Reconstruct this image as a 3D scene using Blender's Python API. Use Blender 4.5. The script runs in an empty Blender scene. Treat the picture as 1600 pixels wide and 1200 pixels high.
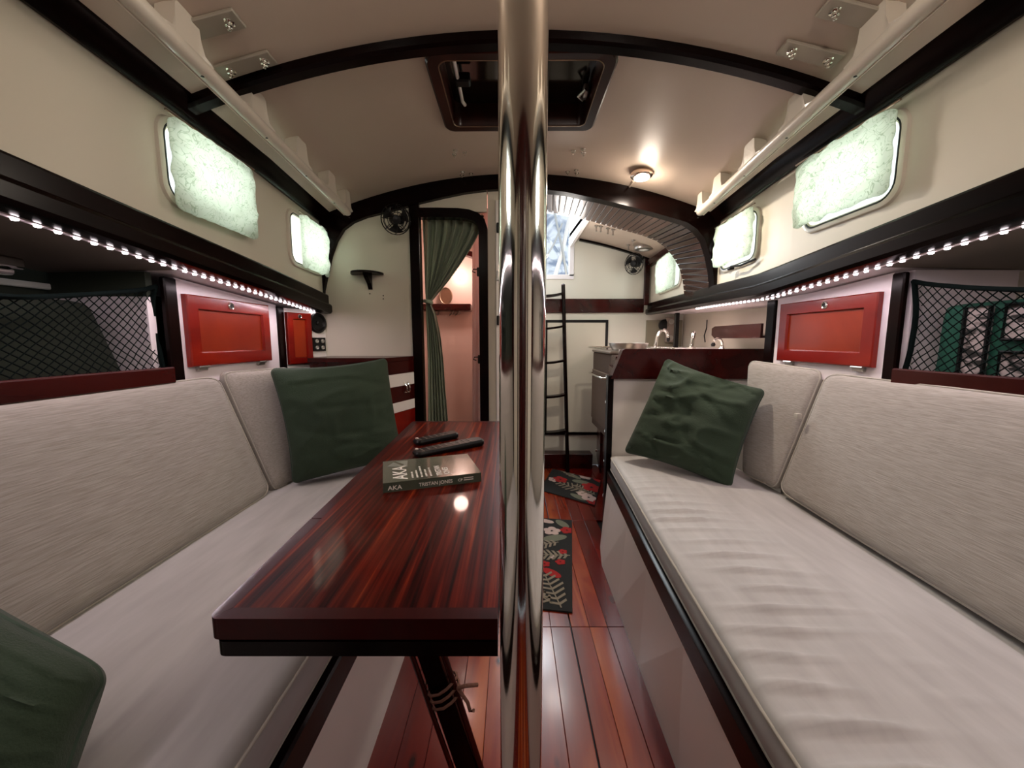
import bpy, bmesh, math, random
from mathutils import Vector, Matrix, noise
random.seed(4)
PI = math.pi
S = bpy.context.scene
COL = S.collection
H = 1.15                     # eye height
PITCH = math.radians(6.6)

# ---------------- camera, world, lights, exposure ----------------
cam_d = bpy.data.cameras.new('camera'); cam = bpy.data.objects.new('camera', cam_d); COL.objects.link(cam)
cam.location = (0, 0, H); cam.rotation_euler = (PI/2 - PITCH, 0, 0)
cam_d.sensor_width = 36; cam_d.lens = 13.5; cam_d.clip_start = 0.02; cam_d.clip_end = 200
S.camera = cam
S.view_settings.view_transform = 'Standard'; S.view_settings.look = 'None'
S.view_settings.exposure = 0.30; S.view_settings.gamma = 1; S.view_settings.use_curve_mapping = False
w = bpy.data.worlds.new('sky'); S.world = w; w.use_nodes = True
bg = w.node_tree.nodes['Background']; bg.inputs[0].default_value = (0.80, 0.90, 1.0, 1); bg.inputs[1].default_value = 1.3

def light(name, kind, loc, energy, color=(1, 1, 1), size=0.1, size_y=None, aim=None, spread=None, radius=None):
    d = bpy.data.lights.new(name, kind); d.energy = energy; d.color = color
    if kind == 'AREA':
        d.size = size
        if size_y: d.shape = 'RECTANGLE'; d.size_y = size_y
        if spread: d.spread = spread
    if kind in ('POINT', 'SPOT') : d.shadow_soft_size = radius or 0.03
    o = bpy.data.objects.new(name, d); COL.objects.link(o); o.location = loc
    if aim: o.rotation_euler = Vector(aim).to_track_quat('-Z', 'Y').to_euler()
    return o

DAY = (0.94, 1.0, 0.95); WARM = (1.0, 0.78, 0.64); PINK = (1.0, 0.84, 0.90); LAMP = (1.0, 0.86, 0.72)
# daylight just outside the ports
for (x, y, z, sx) in ((-1.16, 1.195, 1.62, 1), (-1.16, 1.84, 1.59, 1), (1.24, 1.195, 1.62, -1), (1.24, 1.81, 1.59, -1), (1.36, 2.90, 1.65, -1)):
    light('port_daylight', 'AREA', (x, y, z), 4.5, DAY, 0.36, 0.24, aim=(sx, 0, -0.1))
for (x, y, z, sx) in ((-1.16, 0.05, 1.66, 1), (1.24, 0.05, 1.66, -1)):
    light('port_daylight', 'AREA', (x, y, z), 4, DAY, 0.36, 0.24, aim=(sx, 0, -0.1))
# daylight down the companionway
light('companionway_daylight', 'AREA', (0.05, 3.85, 2.15), 24, (0.88, 0.96, 1.0), 0.8, 0.5, aim=(0.0, -0.85, -0.55))
# light strips under the side decks (real strips, both sides)
light('strip_glow', 'AREA', (-0.965, 0.80, 1.374), 4.2, PINK, 2.2, 0.005, aim=(0, 0, -1)).rotation_euler = (0, math.radians(4.3), PI/2)
light('strip_glow', 'AREA', (1.045, 0.50, 1.3965), 4.2, PINK, 2.2, 0.005, aim=(0, 0, -1)).rotation_euler = (0, math.radians(4.3), PI/2)
light('strip_glow', 'AREA', (1.08, 2.5, 1.33), 3.5, (1, 0.74, 0.72), 1.0, 0.01, aim=(0, 0, -1)).rotation_euler = (0, 0, math.radians(100))

# ---------------- helpers ----------------
def ray(u, v):
    a = (u - 800) / 600; t = (600 - v) / 600
    return Vector((a, math.cos(PITCH) + t * math.sin(PITCH), -math.sin(PITCH) + t * math.cos(PITCH)))
def atx(u, v, x): d = ray(u, v); s = x / d.x; return Vector((x, d.y * s, H + d.z * s))
def aty(u, v, y): d = ray(u, v); s = y / d.y; return Vector((d.x * s, y, H + d.z * s))
def atz(u, v, z): d = ray(u, v); s = (z - H) / d.z; return Vector((d.x * s, d.y * s, z))
def lerp(a, b, t): return a + (b - a) * t
def pw(pts, y):
    if y <= pts[0][0]: return pts[0][1]
    for (a, va), (b, vb) in zip(pts, pts[1:]):
        if y <= b: return lerp(va, vb, (y - a) / (b - a))
    return pts[-1][1]

class G:
    def __init__(s): s.v = []; s.f = []; s.mi = []; s.m = 0
    def add(s, vs, fs):
        n = len(s.v); s.v += [Vector(p) for p in vs]
        s.f += [tuple(i + n for i in f) for f in fs]; s.mi += [s.m] * len(fs); return s
    def box(s, c, d, rot=None, bev=0.0, seg=1):
        bm = bmesh.new(); bmesh.ops.create_cube(bm, size=1)
        for q in bm.verts: q.co = Vector((q.co.x * d[0], q.co.y * d[1], q.co.z * d[2]))
        if bev > 0:
            bmesh.ops.bevel(bm, geom=bm.edges[:], offset=min(bev, min(d) * 0.45), segments=seg, profile=0.7, affect='EDGES', clamp_overlap=True)
        bm.verts.index_update()
        R = rot if rot is not None else Matrix.Identity(3)
        vs = [R @ q.co + Vector(c) for q in bm.verts]; fs = [[q.index for q in f.verts] for f in bm.faces]
        bm.free(); return s.add(vs, fs)
    def b2(s, lo, hi, bev=0.0, seg=1):
        return s.box([(a + b) / 2 for a, b in zip(lo, hi)], [abs(b - a) for a, b in zip(lo, hi)], None, bev, seg)
    def loft(s, rings, closed=True, caps=True, loop=False):
        n = len(rings[0]); vs = [p for r in rings for p in r]; fs = []
        R = len(rings)
        for i in range(R if loop else R - 1):
            j2 = (i + 1) % R
            for j in range(n if closed else n - 1):
                k = (j + 1) % n
                fs.append((i * n + j, i * n + k, j2 * n + k, j2 * n + j))
        if caps and closed and not loop:
            fs.append(tuple(range(n - 1, -1, -1))); fs.append(tuple((R - 1) * n + j for j in range(n)))
        return s.add(vs, fs)
    def tube(s, path, r, n=8, loop=False, flat=None):
        path = [Vector(p) for p in path]; rings = []; N = len(path); up = None
        for i, p in enumerate(path):
            a = path[(i - 1) % N] if (loop or i > 0) else p
            b = path[(i + 1) % N] if (loop or i < N - 1) else p
            t = (b - a).normalized()
            if up is None:
                up = Vector((0, 0, 1)) if abs(t.z) < 0.9 else Vector((1, 0, 0))
            x = t.cross(up)
            if x.length < 1e-5: x = t.orthogonal()
            x.normalize(); yv = x.cross(t).normalized(); up = yv
            rr = r(i / max(1, N - 1)) if callable(r) else r
            rings.append([p + x * math.cos(2 * PI * k / n) * rr + yv * math.sin(2 * PI * k / n) * rr * (flat or 1) for k in range(n)])
        return s.loft(rings, True, True, loop)
    def lathe(s, prof, c, axis=(0, 0, 1), n=24):
        q = Vector(axis).to_track_quat('Z', 'Y'); c = Vector(c); rings = []
        for (r, z) in prof:
            rings.append([c + q @ Vector((r * math.cos(2 * PI * k / n), r * math.sin(2 * PI * k / n), z)) for k in range(n)])
        return s.loft(rings)
    def grid(s, fn, nu, nv):
        vs = [fn(i / nu, j / nv) for i in range(nu + 1) for j in range(nv + 1)]
        fs = [(i * (nv + 1) + j, (i + 1) * (nv + 1) + j, (i + 1) * (nv + 1) + j + 1, i * (nv + 1) + j + 1) for i in range(nu) for j in range(nv)]
        return s.add(vs, fs)
    def slab(s, fn, nu, nv, off):
        """grid with thickness: off is a Vector added for the second skin"""
        off = Vector(off); W = nv + 1; n = (nu + 1) * W
        a = [Vector(fn(i / nu, j / nv)) for i in range(nu + 1) for j in range(nv + 1)]
        vs = a + [p + off for p in a]
        fs = [(i * W + j, (i + 1) * W + j, (i + 1) * W + j + 1, i * W + j + 1) for i in range(nu) for j in range(nv)]
        fs += [tuple(n + q for q in reversed(f)) for f in fs]
        bd = [i * W for i in range(nu + 1)] + [nu * W + j for j in range(1, nv + 1)] + [i * W + nv for i in range(nu - 1, -1, -1)] + [j for j in range(nv - 1, 0, -1)]
        for k in range(len(bd)):
            p, q = bd[k], bd[(k + 1) % len(bd)]; fs.append((p, p + n, q + n, q))
        return s.add(vs, fs)
    def prism(s, poly, off):
        """poly: list of 3D points (planar), extruded by off"""
        off = Vector(off); n = len(poly); P = [Vector(p) for p in poly]
        fs = [tuple(range(n)), tuple(range(2 * n - 1, n - 1, -1))] + [(k, k + n, (k + 1) % n + n, (k + 1) % n) for k in range(n)]
        return s.add(P + [p + off for p in P], fs)

def wloc(o):
    p = Vector(o.location)
    while o.parent: o = o.parent; p += Vector(o.location)
    return p
def obj(name, g, mats, parent=None, smooth=None, origin=None, flip=False):
    me = bpy.data.meshes.new(name)
    xs = [p.x for p in g.v]; ys = [p.y for p in g.v]; zs = [p.z for p in g.v]
    O = Vector(origin) if origin is not None else Vector(((min(xs) + max(xs)) / 2, (min(ys) + max(ys)) / 2, min(zs)))
    me.from_pydata([p - O for p in g.v], [], g.f)
    mats = mats if isinstance(mats, (list, tuple)) else [mats]
    for m in mats: me.materials.append(m)
    if len(mats) > 1: me.polygons.foreach_set('material_index', g.mi)
    bm = bmesh.new(); bm.from_mesh(me); bmesh.ops.recalc_face_normals(bm, faces=bm.faces[:]); bm.to_mesh(me); bm.free()
    if smooth:
        me.polygons.foreach_set('use_smooth', [True] * len(me.polygons)); me.set_sharp_from_angle(angle=math.radians(smooth))
    o = bpy.data.objects.new(name, me); COL.objects.link(o)
    if parent: o.parent = parent; o.location = O - wloc(parent)
    else: o.location = O
    return o
def tag(o, label, cat, group=None):
    o['label'] = label; o['category'] = cat
    if group: o['group'] = group
    return o
def thing(name, label, cat, loc, group=None):
    o = bpy.data.objects.new(name, None); COL.objects.link(o); o.location = loc; o.empty_display_size = 0.05
    return tag(o, label, cat, group)
def struct(name, g, mats, parent=None, smooth=None):
    o = obj(name, g, mats, parent, smooth); o['kind'] = 'structure'; return o
def dup(root, loc, label=None):
    r = root.copy(); COL.objects.link(r); r.location = loc
    if label: r['label'] = label
    for ch in list(root.children):
        c = ch.copy(); COL.objects.link(c); c.parent = r
        for g2 in list(ch.children):
            d = g2.copy(); COL.objects.link(d); d.parent = c
    return r

# ---------------- materials ----------------
def mk(name):
    m = bpy.data.materials.new(name); m.use_nodes = True
    return m, m.node_tree, m.node_tree.nodes['Principled BSDF']
def plain(name, col, rough=0.5, metal=0.0, coat=0.0, var=0.0, vscale=6, bump=0.0, bscale=40, emit=None, es=0, sheen=0, trans=0):
    m, nt, b = mk(name); N = nt.nodes; L = nt.links
    b.inputs['Base Color'].default_value = (*col, 1); b.inputs['Roughness'].default_value = rough
    b.inputs['Metallic'].default_value = metal; b.inputs['Coat Weight'].default_value = coat; b.inputs['Coat Roughness'].default_value = 0.08
    b.inputs['Sheen Weight'].default_value = sheen
    if emit: b.inputs['Emission Color'].default_value = (*emit, 1); b.inputs['Emission Strength'].default_value = es
    tc = N.new('ShaderNodeTexCoord')
    if var > 0:
        n = N.new('ShaderNodeTexNoise'); n.inputs['Scale'].default_value = vscale; n.inputs['Detail'].default_value = 4
        L.new(tc.outputs['Object'], n.inputs['Vector'])
        mx = N.new('ShaderNodeMix'); mx.data_type = 'RGBA'
        mx.inputs[6].default_value = (*[c * (1 - var) for c in col], 1); mx.inputs[7].default_value = (*[min(1, c * (1 + var)) for c in col], 1)
        L.new(n.outputs['Fac'], mx.inputs[0]); L.new(mx.outputs[2], b.inputs['Base Color'])
    if bump > 0:
        n2 = N.new('ShaderNodeTexNoise'); n2.inputs['Scale'].default_value = bscale; n2.inputs['Detail'].default_value = 5
        L.new(tc.outputs['Object'], n2.inputs['Vector'])
        bp = N.new('ShaderNodeBump'); bp.inputs['Strength'].default_value = bump; bp.inputs['Distance'].default_value = 0.01
        L.new(n2.outputs['Fac'], bp.inputs['Height']); L.new(bp.outputs[0], b.inputs['Normal'])
    return m
def streak(name, stops, scale, rough=0.3, coat=0.5, nscale=3.0, detail=6, bump=0.05, sheen=0, dist=0.6, knots=None, spec=None, coords='Object', croug=0.08):
    """noise stretched by scale=(x,y,z) through a colour ramp"""
    m, nt, b = mk(name); N = nt.nodes; L = nt.links
    b.inputs['Roughness'].default_value = rough; b.inputs['Coat Weight'].default_value = coat; b.inputs['Coat Roughness'].default_value = croug
    b.inputs['Sheen Weight'].default_value = sheen
    if spec is not None: b.inputs['Specular IOR Level'].default_value = spec
    tc = N.new('ShaderNodeTexCoord'); mp = N.new('ShaderNodeMapping'); mp.inputs['Scale'].default_value = scale
    n = N.new('ShaderNodeTexNoise'); n.inputs['Scale'].default_value = nscale; n.inputs['Detail'].default_value = detail; n.inputs['Distortion'].default_value = dist
    r = N.new('ShaderNodeValToRGB'); r.color_ramp.elements[0].position = stops[0][0]; r.color_ramp.elements[0].color = (*stops[0][1], 1)
    r.color_ramp.elements[1].position = stops[-1][0]; r.color_ramp.elements[1].color = (*stops[-1][1], 1)
    for p, c in stops[1:-1]:
        e = r.color_ramp.elements.new(p); e.color = (*c, 1)
    oi = N.new('ShaderNodeObjectInfo'); ad = N.new('ShaderNodeVectorMath'); ad.operation = 'ADD'
    sc = N.new('ShaderNodeVectorMath'); sc.operation = 'SCALE'; sc.inputs['Scale'].default_value = 7.3
    cb = N.new('ShaderNodeCombineXYZ')
    for k in range(3): L.new(oi.outputs['Random'], cb.inputs[k])
    L.new(cb.outputs[0], sc.inputs[0]); L.new(tc.outputs[coords], ad.inputs[0]); L.new(sc.outputs[0], ad.inputs[1])
    L.new(ad.outputs[0], mp.inputs[0]); L.new(mp.outputs[0], n.inputs['Vector']); L.new(n.outputs['Fac'], r.inputs[0])
    out = r.outputs[0]
    if knots:
        vo = N.new('ShaderNodeTexVoronoi'); vo.inputs['Scale'].default_value = 1.0
        m2 = N.new('ShaderNodeMapping'); m2.inputs['Scale'].default_value = (9, 4.0, 9); L.new(ad.outputs[0], m2.inputs[0]); L.new(m2.outputs[0], vo.inputs['Vector'])
        rr = N.new('ShaderNodeValToRGB'); rr.color_ramp.elements[0].position = 0.03; rr.color_ramp.elements[0].color = (1, 1, 1, 1)
        rr.color_ramp.elements[1].position = 0.12; rr.color_ramp.elements[1].color = (0, 0, 0, 1)
        L.new(vo.outputs['Distance'], rr.inputs[0])
        mx = N.new('ShaderNodeMix'); mx.data_type = 'RGBA'; L.new(rr.outputs[0], mx.inputs[0]); L.new(out, mx.inputs[6]); mx.inputs[7].default_value = (*knots, 1)
        out = mx.outputs[2]
    L.new(out, b.inputs['Base Color'])
    if bump:
        bp = N.new('ShaderNodeBump'); bp.inputs['Strength'].default_value = bump; bp.inputs['Distance'].default_value = 0.004
        L.new(n.outputs['Fac'], bp.inputs['Height']); L.new(bp.outputs[0], b.inputs['Normal'])
    return m

CREAM = plain('cream_gelcoat', (0.62, 0.575, 0.47), 0.42, var=0.03, vscale=1.5)
CEIL = plain('headliner_paint', (0.50, 0.40, 0.32), 0.38, var=0.04, vscale=1.2)
WHITE = plain('white_paint', (0.72, 0.68, 0.64), 0.35)
PINKW = plain('locker_white_paint', (0.74, 0.66, 0.68), 0.4)
DARK = streak('dark_mahogany_varnish', [(0.3, (0.0012, 0.0006, 0.0005)), (0.7, (0.006, 0.0014, 0.001))], (1, .12, 1), 0.24, 0.0, 14, spec=.10)
DARKX = streak('dark_mahogany_crosswise', [(0.3, (0.0012, 0.0006, 0.0005)), (0.7, (0.006, 0.0014, 0.001))], (.12, 1, 1), 0.24, 0.0, 14, spec=.10)
RED = streak('red_mahogany', [(0.3, (0.10, 0.003, 0.0015)), (0.55, (0.17, 0.006, 0.0025)), (0.75, (0.24, 0.014, 0.004))], (1, .3, 1), 0.25, 0.2, 6, spec=.35)
REDD = streak('deep_red_mahogany', [(0.3, (0.016, 0.0015, 0.001)), (0.7, (0.045, 0.003, 0.002))], (1, .2, 1), 0.25, 0.1, 8, spec=.3)
TABLE = streak('rosewood_tabletop', [(0.30, (0.010, 0.0006, 0.0005)), (0.45, (0.045, 0.0025, 0.001)), (0.58, (0.095, 0.0065, 0.002)), (0.74, (0.24, 0.036, 0.007))], (1, .022, 1), 0.35, 0.26, 105, 7, 0.03, dist=0.35, croug=0.05, spec=.05)
TABLEB = streak('rosewood_border', [(0.3, (0.03, 0.003, 0.003)), (0.7, (0.04, 0.003, 0.003))], (1, .06, 1), 0.35, 0.10, 50, croug=0.06, spec=.08)
FLOORM = streak('varnished_pine', [(0.28, (0.09, 0.005, 0.002)), (0.5, (0.22, 0.022, 0.005)), (0.72, (0.42, 0.10, 0.020))], (1, .10, 1), 0.24, 0.25, 9, 6, 0.06, knots=(0.04, 0.005, 0.004), croug=0.12)
FLOORR = streak('red_stained_pine', [(0.3, (0.07, 0.002, 0.002)), (0.7, (0.15, 0.008, 0.003))], (1, .10, 1), 0.24, 0.2, 9, 6, 0.06, knots=(0.02, 0.003, 0.003))
FAB = streak('grey_linen_weave', [(0.2, (0.22, 0.195, 0.168)), (0.5, (0.30, 0.272, 0.240)), (0.8, (0.36, 0.330, 0.295))], (40, 3.5, 70), 0.9, 0, 5, 3, 0.25, sheen=0.15, dist=0.1, spec=0.2)
SEAT = streak('grey_seat_canvas', [(0.2, (0.34, 0.325, 0.31)), (0.8, (0.45, 0.435, 0.42))], (8, 1.5, 3), 0.9, 0, 3.4, 6, 0.2, sheen=0.15, dist=0.1, spec=0.2)
PIPE = plain('grey_piping_cord', (0.36, 0.33, 0.28), 0.8)
GREEN = plain('green_cotton', (0.016, 0.034, 0.015), 0.85, var=0.3, vscale=5, bump=0.25, bscale=300, sheen=0.08)
GREENP = plain('green_piping', (0.03, 0.055, 0.035), 0.8)
CURT = streak('sage_curtain_cloth', [(0.3, (0.20, 0.25, 0.17)), (0.7, (0.34, 0.41, 0.29))], (3, 3, .3), 0.85, 0, 3, sheen=0.2, bump=0.05)
CHROME = plain('polished_steel', (0.78, 0.76, 0.70), 0.09, 1.0)
STEEL = plain('brushed_steel', (0.45, 0.43, 0.40), 0.35, 1.0)
ALU = plain('dull_aluminium_plate', (0.42, 0.38, 0.31), 0.55, 0.6)
BLACK = plain('black_plastic', (0.003, 0.003, 0.003), 0.4)
BLACK.node_tree.nodes['Principled BSDF'].inputs['Specular IOR Level'].default_value = .25
NET = plain('black_net_cord', (0.0015, 0.004, 0.0035), 0.95)
NET.node_tree.nodes['Principled BSDF'].inputs['Specular IOR Level'].default_value = .08
RAIL = plain('cream_painted_rail', (0.60, 0.54, 0.45), 0.3, coat=0.3)
DECKSHADE = plain('shaded_deck_underside', (0.15, 0.12, 0.095), 0.7)  # deck underside over the nets, its shade put into the colour
SHADOWY = plain('shaded_hull_olive', (0.02, 0.026, 0.014), 0.8)  # olive hull side, darkened in colour for the unlit locker interior
GLASSM, nt, b = mk('port_glass')
b.inputs['Base Color'].default_value = (0.9, 1, 0.97, 1); b.inputs['Roughness'].default_value = 0.05
tr = nt.nodes.new('ShaderNodeBsdfTransparent'); mxs = nt.nodes.new('ShaderNodeMixShader'); mxs.inputs[0].default_value = 0.12
nt.links.new(tr.outputs[0], mxs.inputs[1]); nt.links.new(b.outputs[0], mxs.inputs[2]); nt.links.new(mxs.outputs[0], nt.nodes['Material Output'].inputs[0])
# curtain over the ports: embroidered cotton that lets daylight through
PORTC, nt, b = mk('embroidered_port_curtain')
N_, L_ = nt.nodes, nt.links
b.inputs['Roughness'].default_value = 0.9; b.inputs['Base Color'].default_value = (0.46, 0.52, 0.42, 1)
tc = N_.new('ShaderNodeTexCoord'); vo = N_.new('ShaderNodeTexNoise'); vo.inputs['Scale'].default_value = 24; vo.inputs['Detail'].default_value = 1; vo.inputs['Distortion'].default_value = 2.5
L_.new(tc.outputs['Object'], vo.inputs['Vector'])
rp = N_.new('ShaderNodeValToRGB'); e = rp.color_ramp.elements; e[0].position = 0.47; e[0].color = (0.84, 0.88, 0.82, 1); e[1].position = 0.53; e[1].color = (0.84, 0.88, 0.82, 1)
q = rp.color_ramp.elements.new(0.5); q.color = (0.30, 0.40, 0.28, 1)
L_.new(vo.outputs['Fac'], rp.inputs[0])
trl = N_.new('ShaderNodeBsdfTranslucent'); L_.new(rp.outputs[0], trl.inputs[0])
mxs = N_.new('ShaderNodeMixShader'); mxs.inputs[0].default_value = 0.55
L_.new(b.outputs[0], mxs.inputs[1]); L_.new(trl.outputs[0], mxs.inputs[2]); L_.new(mxs.outputs[0], N_['Material Output'].inputs[0])
bp = N_.new('ShaderNodeBump'); bp.inputs['Strength'].default_value = 0.5; bp.inputs['Distance'].default_value = 0.004
L_.new(vo.outputs['Fac'], bp.inputs['Height']); L_.new(bp.outputs[0], b.inputs['Normal'])
WCURT, nt, b = mk('sheer_white_curtain')
b.inputs['Base Color'].default_value = (0.8, 0.68, 0.66, 1); b.inputs['Roughness'].default_value = 0.9
trl = nt.nodes.new('ShaderNodeBsdfTranslucent'); trl.inputs[0].default_value = (0.85, 0.7, 0.68, 1); mxs = nt.nodes.new('ShaderNodeMixShader'); mxs.inputs[0].default_value = 0.4
nt.links.new(b.outputs[0], mxs.inputs[1]); nt.links.new(trl.outputs[0], mxs.inputs[2]); nt.links.new(mxs.outputs[0], nt.nodes['Material Output'].inputs[0])
LEDM = plain('lit_diode', (1, .9, .92), 0.4, emit=(1, 0.86, 0.90), es=14)
LEDW = plain('lit_diode_warm', (1, .8, .6), 0.4, emit=(1, 0.72, 0.45), es=10)
TAPE = plain('light_tape', (0.7, 0.6, 0.62), 0.4)
LAMPM = plain('lit_lamp_glass', (1, .9, .8), 0.4, emit=(1, 0.90, 0.78), es=9)

# ---------------- hull and deck lines ----------------
CX = 0.04
def half(y): return pw([(-0.8, 0.93), (0.8, 0.965), (1.5, 0.985), (2.1, 1.03), (3.5, 1.18)], y)
def edge_z(y): return H + pw([(-0.8, 0.68), (0.8, 0.66), (1.45, 0.64), (2.1, 0.622), (2.3, 0.65), (3.5, 0.69)], y)
def crown_z(y): return H + pw([(2.1, 0.83), (3.5, 0.915)], y)
def ceil_z(x, y): f = (x - CX) / half(y); return crown_z(y) - (crown_z(y) - edge_z(y)) * f * f
def fas_bot(y, s=-1): return H + (0.215 - 0.075 * y + 0.075) if s < 0 else H + (0.29 - 0.075 * y if y < 1.6 else 0.17 + 0.025 * (y - 1.6))
def fas_top(y, s=-1): return fas_bot(y, s) + 0.10

# ================= SETTING =================
def side_x(s, y): return CX + s * half(y)
# floor and its planks
g = G(); g.b2((-1.45, -0.75, -0.06), (1.5, 3.5, -0.014)); floor = struct('floor', g, BLACK)
def plank(x0, x1, y0, y1, m, k):
    g = G(); g.b2((x0 + .0006, y0 + .0012, -.014), (x1 - .0006, y1 - .0012, 0.0), 0.0012)
    obj('plank', g, m, floor)
for (y0, y1) in ((-.72, 1.425), (1.425, 2.345), (2.345, 3.44)):
    xs = [0.235 - 0.079 * k for k in range(9)][::-1]
    for a, b2_ in zip(xs, xs[1:]): plank(a, b2_, y0, y1, FLOORR if a < -.2 else FLOORM, 0)
    xr = [0.239, 0.312, 0.385, 0.46, 0.54] + ([0.62, 0.70, 0.78] if y0 > 2 else [])
    for a, b2_ in zip(xr, xr[1:]): plank(a, b2_, y0, y1, FLOORR if a > .37 else FLOORM, 0)

# cabin sides with port openings
PORTS = {-1: [(-.15, .25, .40, .61), (1.088, 1.400, .383, .585), (1.715, 2.03, .340, .548)],
         1: [(-.15, .25, .40, .61), (1.060, 1.385, .375, .585), (1.680, 1.995, .345, .545), (2.62, 3.16, .37, .62)]}
def cabin_side(s, yend):
    ps = PORTS[s]; ys = sorted(set([-.72, .6, 2.3 if s > 0 else 2.08, yend] + [q for p in ps for q in p[:2]])); ys = [q for q in ys if q <= yend]
    g = G()
    def cell(y0, y1, f0, f1):
        rings = []
        n = 4
        for i in range(n + 1):
            y = lerp(y0, y1, i / n); x = side_x(s, y)
            rings.append([(x, y, f0(y)), (x, y, f1(y)), (x + s * .03, y, f1(y)), (x + s * .03, y, f0(y))])
        g.loft(rings)
    bot = lambda y: fas_top(y, s) - .03
    top = lambda y: edge_z(y) + .02
    for y0, y1 in zip(ys, ys[1:]):
        p = [p for p in ps if p[0] <= y0 + 1e-6 and y1 <= p[1] + 1e-6]
        if p:
            p = p[0]; cell(y0, y1, bot, lambda y: H + p[2]); cell(y0, y1, lambda y: H + p[3], top)
        else: cell(y0, y1, bot, top)
    return g
struct('wall_left', cabin_side(-1, 2.08), CREAM)
struct('wall_right', cabin_side(1, 3.45), CREAM)

def rrect(w, h, r, n=6):
    out = []
    for (cx, cy, a0) in ((w - r, h - r, 0), (-w + r, h - r, 90), (-w + r, -h + r, 180), (w - r, -h + r, 270)):
        for k in range(n + 1):
            a = math.radians(a0 + 90 * k / n); out.append((cx + r * math.cos(a), cy + r * math.sin(a)))
    return out
def port(n, s, p):
    yc, zc = (p[0] + p[1]) / 2, H + (p[2] + p[3]) / 2; hw, hh = (p[1] - p[0]) / 2, (p[3] - p[2]) / 2
    sl = (side_x(s, p[1]) - side_x(s, p[0])) / (p[1] - p[0])
    def P(a, b, d): return Vector((side_x(s, yc) + sl * a - s * d, yc + a, zc + b))
    g = G(); rings = []
    for (e, r, d) in ((.018, .055, 0), (.016, .055, .008), (.004, .048, .011), (-.006, .042, .006), (-.008, .04, -.028)):
        rings.append([P(a, b, d) for a, b in rrect(hw + e, hh + e, r)])
    g.loft(rings, True, False)
    o = struct('window_%d' % n, g, RAIL, smooth=50)
    g = G(); pts = rrect(hw - .008, hh - .008, .04); g.prism([P(a, b, -.024) for a, b in pts], (s * .004, 0, 0)); obj('pane', g, GLASSM, o)
    g = G(); g.tube([P(a, b, .009) for a, b in rrect(hw + .001, hh + .001, .045)], .0035, 6, True); obj('gasket', g, BLACK, o, smooth=60)
    return o
wn = 1
for s in (-1, 1):
    for p in PORTS[s]: port(wn, s, p); wn += 1

# ceiling with hatch opening, and aft ceiling
HX0, HX1, HY0, HY1 = -0.232, 0.287, 1.200, 1.575
g = G()
def cpatch(x0, x1, y0, y1, nx, ny):
    g.slab(lambda a, b: (lerp(x0(lerp(y0, y1, b)), x1(lerp(y0, y1, b)), a), lerp(y0, y1, b), ceil_z(lerp(x0(lerp(y0, y1, b)), x1(lerp(y0, y1, b)), a), lerp(y0, y1, b))), nx, ny, (0, 0, .035))
SL = lambda y: side_x(-1, y) - .02
SR = lambda y: side_x(1, y) + .02
cpatch(SL, SR, -.72, HY0, 28, 8); cpatch(SL, lambda y: HX0, HY0, HY1, 10, 3); cpatch(lambda y: HX1, SR, HY0, HY1, 10, 3); cpatch(SL, SR, HY1, 2.1, 28, 5)
CY0 = 2.48
cpatch(SL, SR, 2.1, CY0, 28, 3); cpatch(lambda y: .50, SR, CY0, 3.46, 14, 6); cpatch(SL, lambda y: -.38, CY0, 3.46, 14, 6)
struct('ceiling', g, CEIL, smooth=40)
# companionway coaming above the opening
g = G(); g.b2((.50, CY0, H + .80), (.525, 3.46, H + 1.12)); g.b2((-.405, CY0, H + .80), (-.38, 3.46, H + 1.12)); g.b2((-.40, CY0 - .03, H + .86), (.52, CY0, H + 1.12))
struct('trim_8', g, WHITE)

# carlins, fascias
def carlin(s, yend):
    g = G(); rings = []
    for i in range(25):
        y = lerp(-.72, yend, i / 24); x = side_x(s, y); z = edge_z(y)
        zi = ceil_z(x - s * .045, y) + .004
        zi = ceil_z(x - s * .055, y) + .004
        rings.append([(x + s * .002, y, z - .026), (x - s * .012, y, z - .030), (x - s * .025, y, z - .024), (x - s * .052, y, zi - .014), (x - s * .058, y, zi), (x + s * .002, y, z + .01)])
    g.loft(rings); return g
struct('trim_1', carlin(-1, 2.075), DARK, smooth=35); struct('trim_2', carlin(1, 2.075), DARK, smooth=35)
def fascia(s, yend):
    g = G(); rings = []
    for i in range(31):
        y = lerp(-.72, yend, i / 30); x = side_x(s, y); t = fas_top(y, s); b_ = fas_bot(y, s)
        prof = [(.03, t), (-.014, t), (-.018, t - .006), (-.018, t - .045), (-.030, t - .052), (-.034, t - .06), (-.034, b_ + .012), (-.026, b_ + .002), (-.012, b_), (.018, b_)]
        rings.append([(x + s * d, y, z) for d, z in prof])
    g.loft(rings); return g
struct('trim_3', fascia(-1, 2.075), DARK, smooth=25); struct('trim_4', fascia(1, 3.45), DARK, smooth=25)
# underside of the side decks
def deck_under(s, y0, y1, out):
    g = G(); rings = []
    for i in range(13):
        y = lerp(y0, y1, i / 12); x = side_x(s, y) + s * .02; z = fas_bot(y, s) + .012
        rings.append([(x, y, z), (x + s * out, y, z - .012), (x + s * out, y, z + .03), (x, y, z + .05)])
    g.loft(rings); return g
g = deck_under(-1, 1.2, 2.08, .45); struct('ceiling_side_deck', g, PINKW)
g = deck_under(-1, -.72, 1.2, .45); struct('ceiling_side_deck', g, DECKSHADE)
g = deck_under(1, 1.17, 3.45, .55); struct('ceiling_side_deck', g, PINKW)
g = deck_under(1, -.72, 1.17, .55); struct('ceiling_side_deck', g, DECKSHADE)

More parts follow.
